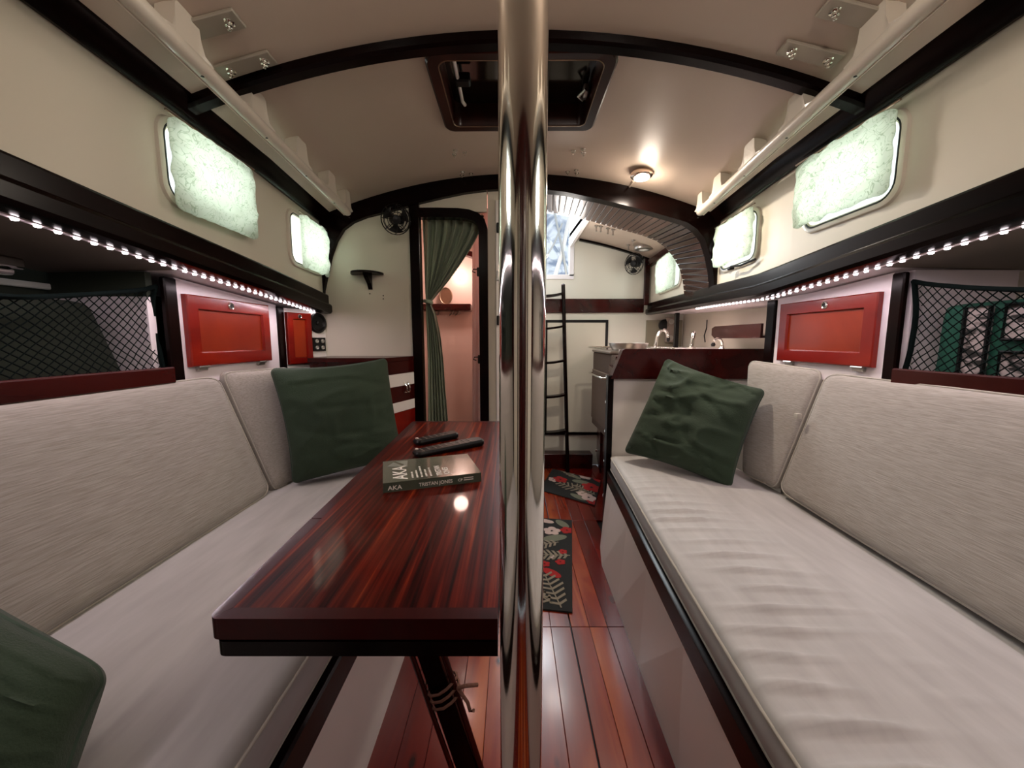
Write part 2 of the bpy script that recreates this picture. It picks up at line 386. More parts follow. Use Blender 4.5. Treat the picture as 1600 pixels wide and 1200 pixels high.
# near deck beam
def beam(y0, y1, drop, xa=None, xb=None):
    g = G(); rings = []
    for i in range(41):
        x = lerp(SL(y0) if xa is None else xa, SR(y0) if xb is None else xb, i / 40)
        z = ceil_z(x, y0)
        rings.append([(x, y0 - .004, z + .006), (x, y0, z - drop * .75), (x, y0 + .008, z - drop), (x, y1 - .008, z - drop), (x, y1, z - drop * .75), (x, y1 + .004, z + .006)])
    g.loft(rings); return g
struct('trim_5', beam(1.140, 1.186, .025), DARKX, smooth=35)

# ---- main bulkhead (door side) and its arched frame ----
BY = 2.07
def inner(pts, y): return [aty(u, v, y) for u, v in pts]
INL = [(508, 470), (509, 455), (514, 430), (521, 400), (529, 378), (540, 360), (555, 349), (575, 341), (612, 332), (660, 319), (694, 311), (728, 304), (760, 300), (790, 298.5)]
INR = [(815, 298.5), (855, 300), (882, 303), (910, 309), (935, 314), (960, 320), (1015, 334), (1050, 344), (1070, 350), (1085, 360), (1097, 375), (1105, 400), (1110, 425), (1112, 452), (1112, 475)]
def outer(p, y):
    xl, xr = SL(y), SR(y)
    x = min(max(p.x, xl + .0), xr); z = ceil_z(x, y) + .01
    return x, z
g = G(); rings = []
ip = inner(INL + INR, BY)
n_ = len(ip)
for k, p in enumerate(ip):
    # outer point: straight up to the ceiling on the crown, out to the cabin side on the haunches
    s = -1 if p.x < CX else 1
    d = abs(p.x - CX); hf = half(BY) + .01
    zt = ceil_z(p.x, BY) + .012
    if zt - p.z < .10 or d < .70: ox, oz = p.x, zt
    else:
        t = min(1, max(0, (ceil_z(CX + s * hf, BY) + .01 - p.z) / .16)); ox = CX + s * hf; oz = ceil_z(ox, BY) + .012 if t < 1 and d < .86 else p.z
    rings.append([(p.x, BY - .028, p.z), (ox, BY - .028, oz), (ox, BY + .03, oz), (p.x, BY + .03, p.z)])
g.loft(rings); struct('trim_6', g, DARKX, smooth=35)

# bulkhead panel (cream), left of door, above the door, right sliver
g = G()
g.b2((-1.16, BY, 0), (-.525, BY + .02, H + .70)); g.b2((-.525, BY, H + .655), (-.13, BY + .02, H + .80)); g.b2((-.125, BY, 0), (-.035, BY + .02, H + .80))
wall_aft = struct('wall_aft', g, CREAM)
# door frame of the head compartment, round top corner
g = G()
A = [(652, 660 + 260), (652.5, 600), (653, 500), (652.5, 334)]
lp = aty(652.5, 334, BY); bx = -.502
g.b2((bx - .026, BY - .022, 0), (bx + .026, BY + .03, H + .80), .003)
top = H + aty(700, 334, BY).z - H
path = [Vector((bx, BY - .002, top))] + [Vector((x, BY - .002, top + dz)) for x, dz in ((-.38, 0), (-.28, -.002), (-.225, -.008), (-.185, -.022), (-.160, -.045), (-.149, -.08))] + [Vector((-.149, BY - .002, z)) for z in (1.6, 1.2, .8, .4, 0.0)]
rings = []
for i, p in enumerate(path):
    a = path[max(0, i - 1)]; b_ = path[min(len(path) - 1, i + 1)]; t = (b_ - a).normalized(); nn = Vector((t.z, 0, -t.x)) * .023
    rings.append([p + nn + Vector((0, -.022, 0)), p - nn + Vector((0, -.022, 0)), p - nn + Vector((0, .03, 0)), p + nn + Vector((0, .03, 0))])
g.loft(rings)
df = struct('door_1', g, DARK, smooth=35)
for z in (1.50, 1.045):     # keeper clips on the frame
    g = G(); g.box((-.175, BY - .012, z), (.016, .02, .045), None, .003); obj('hinge', g, BLACK, df)
    g = G(); g.tube([(-.18, BY - .02, z + .012), (-.20, BY - .026, z + .012), (-.205, BY - .026, z), (-.19, BY - .02, z - .005)], .003, 6); obj('hook', g, BLACK, df)

# head compartment beyond the door
g = G()
g.b2((-1.1, 2.92, 0), (-.03, 2.95, H + .9)); g.b2((-1.12, BY + .02, 0), (-1.1, 2.95, H + .9)); g.b2((-.115, BY + .02, 0), (-.09, 2.95, H + .9)); g.b2((-1.1, BY + .02, H + .84), (-.09, 2.95, H + .86))
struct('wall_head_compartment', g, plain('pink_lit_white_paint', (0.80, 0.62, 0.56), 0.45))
light('head_lamp', 'POINT', (-.36, 2.6, 1.62), 4, (1.0, 0.66, 0.55), radius=.05)

# ---- rear wall: bridge deck bulkhead ----
RY = 3.45
g = G()
g.b2((.52, RY, 0), (1.6, RY + .03, 2.2)); g.b2((-.06, RY, 0), (.52, RY + .03, 1.715)); g.b2((-.06, RY - .0, 1.0), (-.03, RY + .03, 1.9))
struct('wall_back', g, plain('bridge_deck_white', (0.66, 0.66, 0.58), 0.4, var=.02))
g = G(); g.b2((-.02, RY - .022, H + .235), (1.16, RY, H + .355), .004); struct('trim_7', g, REDD)
g = G(); g.b2((1.155, RY - .03, H + .30), (1.20, RY, H + .74), .004); struct('trim_9', g, REDD)
p0 = aty(905, 371, RY - .01); p1 = aty(1018, 402, RY - .01)
g = G(); rings = []
for i in range(7):
    p = p0.lerp(p1, i / 6); z = p.z + .012 * math.sin(PI * i / 6)
    rings.append([(p.x, RY - .035, z - .03), (p.x, RY, z - .03), (p.x, RY, z + .025), (p.x, RY - .035, z + .025)])
g.loft(rings); struct('trim_10', g, DARKX)
g = G(); rings = []   # aft carlin above the aft port
for i in range(9):
    y = lerp(2.45, RY, i / 8); x = side_x(1, y); z = ceil_z(x, y)
    rings.append([(x, y, z - .06), (x - .035, y, z - .05), (x - .045, y, z - .01), (x, y, z)])
g.loft(rings); struct('trim_11', g, REDD)
g = G(); g.b2((.20, RY - .02, .285), (1.2, RY, .305)); struct('baseboard_back', g, DARKX)

# arch lining of boards between the saloon arch and the galley
ARB = [(830, 330), (857, 331), (900, 340), (930, 347.5), (960, 356), (1000, 367), (1025, 376), (1040, 387), (1052, 402), (1062, 420), (1067, 440), (1069, 462)]
fr = [p for p in inner([(820, 299)] + INR[1:], BY + .03)]; bk = inner(ARB, 2.46)
def resample(P, n):
    L = [0]
    for a, b_ in zip(P, P[1:]): L.append(L[-1] + (b_ - a).length)
    out = []
    for i in range(n + 1):
        t = L[-1] * i / n
        for k in range(len(P) - 1):
            if t <= L[k + 1] + 1e-9: out.append(P[k].lerp(P[k + 1], (t - L[k]) / (L[k + 1] - L[k]))); break
    return out
NS = 36
fr = resample(fr, NS); bk = resample(bk, NS)
g = G(); cen = Vector((CX, 2.2, H + .2))
rings = []
for a, b_ in zip(fr, bk):
    oa = (a - cen); oa.y = 0; oa.normalize()
    rings.append([a + oa * .012, b_ + oa * .012, b_ + oa * .03, a + oa * .03])
g.loft(rings); arch = struct('wall_arch', g, BLACK)
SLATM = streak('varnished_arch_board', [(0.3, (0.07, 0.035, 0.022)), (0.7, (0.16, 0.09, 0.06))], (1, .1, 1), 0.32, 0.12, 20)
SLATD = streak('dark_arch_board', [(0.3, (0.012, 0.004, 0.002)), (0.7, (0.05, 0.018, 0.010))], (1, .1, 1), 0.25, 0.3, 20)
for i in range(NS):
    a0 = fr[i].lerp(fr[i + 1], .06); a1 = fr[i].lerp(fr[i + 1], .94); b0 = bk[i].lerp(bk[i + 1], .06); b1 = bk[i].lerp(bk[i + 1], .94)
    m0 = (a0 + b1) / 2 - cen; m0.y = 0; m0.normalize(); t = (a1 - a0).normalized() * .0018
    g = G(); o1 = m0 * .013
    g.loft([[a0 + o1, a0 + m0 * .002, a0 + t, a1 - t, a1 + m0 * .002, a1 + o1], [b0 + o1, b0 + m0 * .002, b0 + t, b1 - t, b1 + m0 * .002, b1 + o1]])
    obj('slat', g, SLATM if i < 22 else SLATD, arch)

# hull sides and forward end (behind the camera), closing the cabin
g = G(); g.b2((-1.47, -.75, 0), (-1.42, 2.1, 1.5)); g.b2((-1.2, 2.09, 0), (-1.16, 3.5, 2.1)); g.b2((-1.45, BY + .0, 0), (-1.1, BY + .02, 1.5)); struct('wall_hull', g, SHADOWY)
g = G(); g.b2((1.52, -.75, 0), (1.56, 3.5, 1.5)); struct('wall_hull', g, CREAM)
g = G(); g.b2((-1.45, -.78, 0), (1.55, -.74, 2.1)); wf = struct('wall_front', g, REDD)  # unseen end wall, its dark colour meant to hold down bounced light
for x0_, x1_ in ((-1.0, -.52), (-.40, -.33), (.36, .43), (.55, 1.05)):  # cream panels added out of view to band the steel post's reflection
    g = G(); g.b2((x0_, -.742, .3), (x1_, -.73, 1.72), .004); obj('panel', g, CREAM, wf)

# settee base fronts
g = G(); g.b2((-.42, -.72, 0), (-.392, 1.84, .36)); struct('wall_settee_front', g, WHITE)
def rfront(y): return pw([(-.72, .41), (.9, .442), (1.85, .460), (2.07, .50)], y)
g = G(); rs_ = lambda y: pw([(-.7, .405), (.57, .424), (1.0, .452), (1.24, .469), (1.55, .495), (1.91, .520), (2.05, .530)], y) - .006
g.loft([[(rfront(y), y, 0), (rfront(y) + .02, y, 0), (rs_(y) + .02, y, .372), (rs_(y), y, .372)] for y in (-.72, 0, .57, .9, 1.24, 1.55, 1.85, 2.03)])
struct('wall_settee_front', g, WHITE)
# galley partition board
g = G(); g.b2((.535, BY - .01, 0), (1.5, BY + .02, .96)); 
part = struct('wall_galley_partition', g, WHITE)
TOPB = aty(1000, 545, BY - .02).z
g = G(); ZB = aty(1000, 592, BY - .03).z
g.prism([(.527, BY - .034, ZB), (1.5, BY - .034, ZB), (1.5, BY - .034, TOPB), (.60, BY - .034, TOPB), (.585, BY - .034, TOPB - .008), (.57, BY - .034, TOPB - .05)], (0, .055, 0)); obj('cap_board', g, REDD, part)
g = G(); g.b2((.515, BY - .03, 0), (.545, BY + .02, .96), .003); obj('edge_post', g, DARK, part)

# ================= SOFT FURNISHINGS =================
def pad(g, C, n, th, bulge=.01, rc=(.08, .08), NA=16, NB=40, mode='box', disp=None, pinch=(0, 0)):
    """cushion body over the midsurface C(a,b), a,b in [-1,1]; returns top and bottom edge loops"""
    n = Vector(n).normalized()
    def q(a, b):
        r = max(abs(a), abs(b))
        if r < 1e-9: return 0., 0., 0.
        qa, qb = a / r, b / r
        ca = max(-1 + rc[0], min(1 - rc[0], qa)); cb = max(-1 + rc[1], min(1 - rc[1], qb))
        da, db = (qa - ca) / rc[0], (qb - cb) / rc[1]
        l = math.hypot(da, db)
        if l > 1 and da and db: da, db = da / l, db / l
        qa, qb = ca + da * rc[0], cb + db * rc[1]
        if pinch[0]: qa *= 1 - pinch[0] * (1 - min(1, abs(qb)) ** 2)
        if pinch[1]: qb *= 1 - pinch[1] * (1 - min(1, abs(qa)) ** 2)
        return qa * r, qb * r, r
    def h(a, b, r, sgn):
        if mode == 'box':
            ea = 1 - abs(a); eb = 1 - abs(b)
            v = th / 2 + bulge * (1 - abs(a) ** 3) * (1 - abs(b) ** 8) - .16 * th * max(0, (r - .955) / .045) ** 2
        else:
            v = th / 2 * max(0, (1 - abs(a) ** 2.6)) ** .55 * max(0, (1 - abs(b) ** 2.6)) ** .55 + .004
        if disp: v += disp(a, b, sgn) * (1 - r ** 12)
        return v
    us = [2 * i / NA - 1 for i in range(NA + 1)]; ws = [2 * j / NB - 1 for j in range(NB + 1)]
    # crowd samples near the rim
    f = lambda t: math.copysign(1 - (1 - abs(t)) ** 1.35, t)
    us = [f(t) for t in us]; ws = [f(t) for t in ws]
    T = []; B = []
    for a in us:
        for b in ws:
            qa, qb, r = q(a, b); p = Vector(C(qa, qb))
            T.append(p + n * h(qa, qb, r, 1)); B.append(p - n * h(qa, qb, r, -1))
    W = NB + 1; M = len(T)
    fs = [(i * W + j, (i + 1) * W + j, (i + 1) * W + j + 1, i * W + j + 1) for i in range(NA) for j in range(NB)]
    fs += [tuple(M + k for k in reversed(t)) for t in fs]
    loop = [i * W for i in range(NA + 1)] + [NA * W + j for j in range(1, NB + 1)] + [i * W + NB for i in range(NA - 1, -1, -1)] + [j for j in range(NB - 1, 0, -1)]
    mids = []
    ctr = Vector(C(0, 0))
    for k in loop:
        m = (T[k] + B[k]) / 2; d = (m - ctr); d -= n * d.dot(n); d.normalize()
        mids.append(m + d * (.006 if mode == 'box' else .001))
    vs = T + B + mids; L0 = len(loop)
    for k in range(L0):
        k2 = (k + 1) % L0
        fs.append((loop[k], loop[k2], 2 * M + k2, 2 * M + k)); fs.append((2 * M + k, 2 * M + k2, M + loop[k2], M + loop[k]))
    g.add(vs, fs)
    return [T[k] for k in loop], [B[k] for k in loop]

def cushion(name, label, cat, C, n, th, bulge, rc, NA, NB, mat, disp=None, group=None, piper=.0035):
    g = G(); t, b_ = pad(g, C, n, th, bulge, rc, NA, NB, 'box', disp)
    o = obj(name, g, mat, smooth=75); tag(o, label, cat, group)
    for lp in (t, b_):
        g2 = G(); g2.tube(lp, piper, 6, True); obj('piping', g2, PIPE, o, smooth=60)
    return o

def bil(c00, c10, c11, c01):      # corners: (-1,-1) (1,-1) (1,1) (-1,1)
    c00, c10, c11, c01 = map(Vector, (c00, c10, c11, c01))
    return lambda a, b: c00.lerp(c10, (a + 1) / 2).lerp(c01.lerp(c11, (a + 1) / 2), (b + 1) / 2)

# seat cushions
def rseat(y): return pw([(-.7, .405), (.57, .424), (1.0, .452), (1.24, .469), (1.55, .495), (1.91, .520), (2.05, .530)], y)
def CR(a, b):
    y = lerp(-.60, 2.03, (b + 1) / 2); return Vector((lerp(rseat(y) + .004, 1.10, (a + 1) / 2), y, .487))
def folds(a, b, sgn):
    if sgn < 0: return 0
    y = lerp(-.60, 2.03, (b + 1) / 2)
    m = max(0, min(1, (.25 - a) / .8)) * max(0, min(1, (y + .1) / .4)) * max(0, min(1, (1.75 - y) / .4))
    w_ = y * 88 + a * 2.6 + 2.6 * noise.noise(Vector((a * 1.3, y * 3.0, 3)))
    v = max(0, math.sin(w_)) ** 2.5 * (.5 + noise.noise(Vector((a * 1.5, y * 5, 9))))
    return m * .021 * min(v, .55) + .004 * noise.noise(Vector((a * 2, y * 4, 1))) - .006 * max(0, 1 - abs(y - 1.3) / .6) * max(0, 1 - abs(a))
cushion('seat_cushion', 'long pale grey seat cushion on the settee opposite the table', 'cushion', CR, (0, 0, 1), .088, .010, (.10, .035), 44, 400, SEAT, folds, 'settee cushions')
def CLs(a, b):
    y = lerp(-.60, 1.815, (b + 1) / 2); return Vector((lerp(-1.0, -.398, (a + 1) / 2), y, .497))
cushion('seat_cushion', 'long pale grey seat cushion on the settee beside the table', 'cushion', CLs, (0, 0, 1), .112, .010, (.08, .035), 24, 70, SEAT, lambda a, b, s: .004 * noise.noise(Vector((a * 2, b * 5, 4))), 'settee cushions')
# dark fiddles along the seat edges
g = G(); rings = []
for i in range(20):
    y = lerp(-.72, 2.04, i / 19); x = rseat(y) + .001
    rings.append([(x, y, .368), (x - .010, y, .374), (x - .010, y, .436), (x, y, .442), (x + .03, y, .442), (x + .03, y, .368)])
g.loft(rings); struct('trim_12', g, DARK, smooth=35)
g = G(); g.b2((-.415, -.72, .36), (-.386, 1.83, .438), .005); struct('trim_13', g, DARK)
g = G(); g.b2((-1.1, -.72, .36), (-.41, 1.835, .44)); g.b2((.56, -.72, .36), (1.2, 2.05, .442)); struct('floor_settee_board', g, DARK)

# back cushions
wr = lambda k: (lambda a, b, s: .003 * noise.noise(Vector((a * 3, b * 7, k))))
def back(label, bl, br, tr, tl, th, k, NB=60):
    C = bil(bl, br, tr, tl)          # a: along the boat, b: up
    n = (Vector(br) - Vector(bl)).cross(Vector(tl) - Vector(bl)).normalized()
    if n.x * bl[0] > 0: n = -n
    C2 = lambda a, b: C(a, b) - n * (th / 2 + .006)
    # a runs along y -> make NA the long one
    cushion('back_cushion', label, 'cushion', C2, n, th, .014, (.06 if NB > 40 else .2, .14), NB, 20, FAB, wr(k), 'settee cushions')
back('long grey linen back cushion behind the table', (-.925, -.55, .565), (-.925, 1.435, .565), (-1.065, 1.40, 1.02), (-1.065, -.55, 1.02), .055, 1)
back('short grey linen back cushion beside the pillow at the table end', (-.925, 1.452, .565), (-.905, 1.57, .565), (-.935, 1.63, 1.035), (-1.065, 1.418, 1.03), .05, 2, 20)
back('long grey linen back cushion opposite the table', (.93, -.55, .56), (1.045, 1.465, .56), (1.155, 1.42, 1.03), (1.06, -.55, 1.02), .055, 3)
back('short grey linen back cushion beside the green pillow near the galley', (1.045, 1.482, .56), (1.02, 1.66, .56), (1.10, 1.80, 1.055), (1.155, 1.436, 1.035), .05, 4, 20)

# toggles tying the back cushions
g = G(); p = atx(1249, 650, 1.094); p.x -= .006; g.box(p, (.018, .02, .02), None, .004, 2); tag(obj('cord_toggle', g, PIPE, smooth=40), 'small grey toggle in the seam between the back cushions near the galley', 'toggle')

# throw pillows
def pillow(label, c, th, seed, fold=.012, rc=.10):
    C = bil(*c); n = (Vector(c[1]) - Vector(c[0])).cross(Vector(c[3]) - Vector(c[0])).normalized()
    if n.y > 0: n = -n
    def dsp(a, b, s):
        v = noise.noise(Vector((a * 1.6 + seed, b * 1.6, s * 2)))
        r = 1 - abs(noise.noise(Vector((a * 1.1 + b * .9 + seed, b * 2.6 - a * 1.2, seed * 3.1)))) * 3.0
        cr = max(0, r) ** 3
        r2 = max(0, 1 - abs(noise.noise(Vector((a * .8 - seed, b * 3.2 + a * .6, 7.7)))) * 4) ** 3
        return fold * (v * .8 + cr * .55 - r2 * .45)
    g = G(); t, b_ = pad(g, C, n, th, 0, (rc, rc), 48, 48, 'soft', dsp, (.07, .07))
    o = obj('throw_pillow', g, GREEN, smooth=80); tag(o, label, 'pillow', 'green throw pillows')
    lp = [(p + q) / 2 for p, q in zip(t, b_)]
    g2 = G(); g2.tube(lp, .0038, 6, True); obj('piping', g2, GREENP, o, smooth=60)
    return o
pillow('square dark green pillow leaning in the corner by the book and remotes', (aty(458, 756, 1.49), aty(630, 716, 1.73), aty(604, 560, 1.78), aty(422, 576, 1.48)), .17, 1.3, .016)
pillow('crumpled dark green pillow on the settee near the galley partition', (aty(975, 706, 1.90), aty(1142, 762, 1.56), aty(1196, 610, 1.60), aty(1041, 560, 1.93)), .16, 5.1, .027)
pillow('dark green pillow at the near end of the settee, cut by the frame edge', (aty(-330, 1260, .36), aty(80, 1300, .40), aty(170, 1048, .50), aty(-160, 862, .50)), .17, 9.4, .012, .26)

# ================= LOCKERS =================
def shaker(parent, P, w_, h_, nrm, fw=.045, th=.018):
    """P(u,v,d): u across, v up, d proud. Returns the door object with inset panel"""
    g = G(); o = [(0, 0), (w_, 0), (w_, h_), (0, h_)]; i1 = [(fw, fw), (w_ - fw, fw), (w_ - fw, h_ - fw), (fw, h_ - fw)]
    e = .004
    R = [[P(u, v, 0) for u, v in o], [P(u, v, th - .003) for u, v in o], [P(u + (e if u == 0 else -e), v + (e if v == 0 else -e), th) for u, v in o],
         [P(u, v, th) for u, v in i1], [P(u + (e if u < w_ / 2 else -e), v + (e if v < h_ / 2 else -e), th - .009) for u, v in i1], [P(u, v, 0) for u, v in i1]]
    g.loft(R, True, False); d = obj('door', g, RED, parent)
    g = G(); m = fw - .002; g.prism([P(m, m, .002), P(w_ - m, m, .002), P(w_ - m, h_ - m, .002), P(m, h_ - m, .002)], Vector(nrm) * .006); obj('inset_panel', g, REDI, d)
    return d
REDI = streak('orange_red_mahogany_panel', [(0.3, (0.14, 0.008, 0.002)), (0.7, (0.26, 0.028, 0.005))], (1, .5, .5), 0.3, 0.15, 4, spec=.3)
def ring_pull(parent, c, ax, r=.0135):
    g = G(); g.lathe([(r, 0), (r, .003), (r * .85, .005), (r * .62, .004), (r * .6, .001), (.0, .001)][:-1], c, ax, 20); obj('ring_pull', g, CHROME, parent, smooth=50)
    g = G(); g.lathe([(r * .6, .0005), (r * .6, .0012), (r * .2, .0012)], c, ax, 14); obj('finger_hole', g, BLACK, parent)
def locker(s, LX, y0, y1, dy0, dy1, dz0, dz1, label, posts, hinges=True):
    zb = 1.0
    t = thing('locker_cabinet', label, 'cabinet', (LX, (y0 + y1) / 2, zb), 'side lockers')
    g = G(); ysz = [y0, dy0, dy1, y1]
    top0 = fas_bot(y0, s) + .012; top1 = fas_bot(y1, s) + .012
    g.loft([[(LX, y, zb), (LX, y, fas_bot(y, s) + .004), (LX + s * .02, y, fas_bot(y, s) + .004), (LX + s * .02, y, zb)] for y in (y0, (y0 + y1) / 2, y1)])
    obj('face_panel', g, PINKW, t)
    d = shaker(t, lambda u, v, q: Vector((LX - s * q, dy0 + u, dz0 + v)), dy1 - dy0, dz1 - dz0, (-s, 0, 0))
    ring_pull(d, (LX - s * .018, lerp(dy0, dy1, .46), dz1 - .024), (-s, 0, 0))
    for hy in (lerp(dy0, dy1, .12), lerp(dy0, dy1, .85)):
        g = G(); g.b2((LX, hy - .022, dz0 - .016), (LX - s * .012, hy + .022, dz0 + .002), .002); g.tube([(LX - s * .014, hy - .022, dz0 - .002), (LX - s * .014, hy + .022, dz0 - .002)], .004, 8); obj('hinge', g, STEEL, d)
    for (a, b_) in posts:
        g = G(); yy = (a + b_) / 2; g.b2((LX - s * .009, a, zb), (LX + s * .01, b_, fas_bot(b_, s) - .0), .004); obj('post', g, DARK, t)
    return t
locker(-1, -1.09, 1.268, 1.80, 1.288, 1.722, 1.058, 1.300, 'white side locker with red drop door behind the table, between dark posts', [(1.222, 1.268), (1.80, 1.85)])
locker(1, 1.17, 1.205, 1.72, 1.232, 1.678, 1.060, 1.300, 'white side locker with red drop door between the net and the galley', [(1.165, 1.205), (1.725, 1.78)])
# second cabinet, angled to the bulkhead, with speaker and sockets
A0 = Vector((-1.085, 1.85, 0)); A1 = Vector((-.995, 2.068, 0)); U = (A1 - A0).normalized(); NN = Vector((U.y, -U.x, 0)); LW = (A1 - A0).length
t = thing('locker_cabinet', 'narrow white locker with dark red door and speaker beside the cream bulkhead', 'cabinet', (A0.x, A0.y, 1.0), 'side lockers')
PA = lambda u, v, d: A0 + U * u + NN * d + Vector((0, 0, v))
g = G(); zt = fas_bot(1.95) + .006; g.prism([PA(0, 1.0, 0), PA(LW, 1.0, 0), PA(LW, zt, 0), PA(0, zt, 0)], -NN * .02); obj('face_panel', g, WHITE, t)
# door spans u 449..496 in the picture
d = shaker(t, lambda u, v, q: PA(.004 + u, 1.03 + v, q), .135, .25, NN, .03)
ring_pull(d, PA(.07, 1.262, .018), NN, .011)
for c_, nm in ((PA(.186, 1.235, 0), 'speaker'),):
    g = G(); g.lathe([(.052, 0), (.052, .008), (.046, .012), (.040, .010), (.036, .004), (.012, .003), (.010, .009), (.003, .011)], c_, NN, 28); obj('speaker', g, BLACK, t, smooth=40)
g = G(); g.prism([PA(.150, 1.09, 0), PA(.225, 1.09, 0), PA(.225, 1.16, 0), PA(.150, 1.16, 0)], NN * .008); so = obj('socket_panel', g, BLACK, t)
for i in range(2):
    for j in range(2):
        g = G(); g.lathe([(.010, .008), (.010, .012), (.007, .013), (.004, .010)], PA(.17 + .035 * i, 1.108 + .034 * j, 0), NN, 12); obj('socket', g, STEEL, so)

# open net lockers: shelf, fiddle, net
def netlocker(s, LX, y0, y1, ztop, lab_f, lab_n, step, ystart):
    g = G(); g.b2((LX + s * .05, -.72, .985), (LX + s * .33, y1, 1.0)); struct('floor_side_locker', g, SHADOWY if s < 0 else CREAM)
    g = G(); g.b2((LX - s * .02, -.70, 1.012), (LX - s * .002, y1 - .002, 1.064), .004); tag(obj('fiddle_rail', g, REDD), lab_f, 'rail', 'locker fiddle rails')
    g = G(); h_ = ztop - 1.055
    P = lambda y, z: Vector((LX + s * (.012 + .016 * math.sin(PI * (z - 1.055) / h_) + .006 * noise.noise(Vector((y * 8, z * 8, 2)))), y + .006 * noise.noise(Vector((y * 14, z * 20, 5))), 1.055 + (z - 1.055) * (h_ - .075 * min(1, max(0, (y1 - y) / .35)) ** .7) / h_))
    L_ = h_ * .9
    k = ystart - h_
    while k < y1 + h_:
        for dr in (1, -1):
            pts = []
            for i in range(13):
                z = 1.055 + h_ * i / 12; y = k + dr * L_ * (i / 12 - .5)
                if ystart <= y <= y1 - .008: pts.append(P(y, z))
            if len(pts) > 1: g.tube(pts, .0016, 4)
        k += step
    o = obj('cargo_net', g, NET, smooth=60); o['kind'] = 'thing'; tag(o, lab_n, 'net', 'cargo nets')
    g = G(); g.tube([P(lerp(ystart, y1 - .006, i / 24), ztop) for i in range(25)], .007, 6); g.tube([P(y1 - .01, lerp(1.05, ztop, i / 8)) for i in range(9)], .007, 6)
    obj('border_webbing', g, NET, o, smooth=60)
netlocker(-1, -1.09, .3, 1.222, 1.318, 'glossy red fiddle rail under the net behind the table', 'black cargo net over the open locker behind the table', .026, .35)
netlocker(1, 1.17, .3, 1.165, 1.325, 'dark red fiddle rail under the net opposite the table', 'black cargo net over the open locker opposite the table', .026, .35)
# what lies in the lockers
OLIVE = plain('dark_olive_canvas', (0.008, 0.011, 0.004), 0.95, var=.3)
g = G(); pad(g, bil((-1.20, .25, 1.0), (-1.21, 1.17, 1.0), (-1.25, 1.12, 1.25), (-1.25, .25, 1.25)), (1, 0, .2), .1, .02, (.1, .2), 20, 10, 'box', lambda a, b, s: .01 * noise.noise(Vector((a * 4, b * 3, 1))))
tag(obj('canvas_bag', g, OLIVE, smooth=70), 'dark olive canvas bag behind the net beside the table', 'bag')
g = G(); g.b2((-1.415, .8, 1.300), (-1.40, 1.27, 1.318), .003); tag(obj('bright_edge', g, plain('bright_edge_white', (.8, .82, .75), .4, emit=(.9, 1, .9), es=.0)), 'slim pale strip standing for a bright port edge above the olive bag', 'bright_edge')  # invented pale strip standing for the bright edge of a port
g = G(); g.b2((-1.34, .92, 1.335), (-1.30, 1.06, 1.365), .006); g.b2((-1.335, .94, 1.318), (-1.305, 1.04, 1.336), .006); tag(obj('deck_fitting', g, CHROME, smooth=40), 'small chrome fitting under the side deck above the net', 'fitting')
g = G(); g.b2((-1.40, 1.19, 1.0), (-1.112, 1.215, 1.28)); struct('wall_locker_divider', g, PINKW)
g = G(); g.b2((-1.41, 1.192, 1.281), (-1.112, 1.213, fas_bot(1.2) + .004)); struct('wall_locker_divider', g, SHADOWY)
g = G(); g.b2((1.192, 1.165, 1.0), (1.5, 1.19, fas_bot(1.2, 1) + .004)); struct('wall_locker_divider', g, PINKW)
TEAL = plain('teal_green_canvas', (0.010, 0.09, 0.055), 0.8, var=.2)
t = thing('toiletry_bag', 'dark green bag with clear framed pockets behind the net opposite the table', 'bag', (1.30, .96, 1.0))
g = G(); pad(g, bil((1.27, .80, 1.005), (1.27, 1.13, 1.005), (1.27, 1.12, 1.245), (1.27, .80, 1.245)), (1, 0, 0), .07, .012, (.12, .14), 14, 12, 'box', lambda a, b, s: .006 * noise.noise(Vector((a * 4, b * 3, 1)))); obj('body', g, TEAL, t, smooth=70)
CLEAR = streak('clear_pocket_vinyl', [(0.42, (0.02, 0.02, 0.02)), (0.55, (0.45, 0.38, 0.37))], (1, 6, 14), 0.3, 0.3, 5, 3)
for (y0, y1, z0, z1) in ((.83, .955, 1.15, 1.235), (.83, .955, 1.03, 1.12), (.985, 1.04, 1.03, 1.235)):
    g = G(); g.b2((1.212, y0, z0), (1.222, y1, z1), .002); o = obj('pocket', g, CLEAR, t)
    g = G(); g.tube([(1.210, y0, z0), (1.210, y1, z0), (1.210, y1, z1), (1.210, y0, z1)], .005, 6, True); obj('binding', g, BLACK, o)

# light strips
led_me = None
def ledstrip(s, y0, y1, step, label):
    t = thing('led_strip', label, 'light strip', (side_x(s, y0) + s * .03, y0, fas_bot(y0, s)), 'under-deck light strips')
    g = G(); g.loft([[(side_x(s, y) + s * .024, y, fas_bot(y, s) + .012), (side_x(s, y) + s * .024, y, fas_bot(y, s) - .001), (side_x(s, y) + s * .038, y, fas_bot(y, s) - .001), (side_x(s, y) + s * .038, y, fas_bot(y, s) + .012)] for y in [lerp(y0 - .02, y1 + .02, i / 16) for i in range(17)]])
    obj('tape', g, TAPE, t)
    first = None; y = y0; k = 0
    while y <= y1:
        c = Vector((side_x(s, y) + s * .030, y, fas_bot(y, s) - .001))
        if first is None:
            g = G(); g.box(c - Vector((0, 0, .002)), (.008, .010, .005), None, .0015); first = obj('diode', g, LEDM, t, origin=c)
        else:
            o = first.copy(); COL.objects.link(o); o.parent = t; o.location = c - t.location
        y += step
    return t
ledstrip(-1, .30, 2.02, .036, 'strip of small lit diodes under the side deck behind the table')
ledstrip(1, .30, 2.40, .036, 'strip of small lit diodes under the side deck opposite the table')

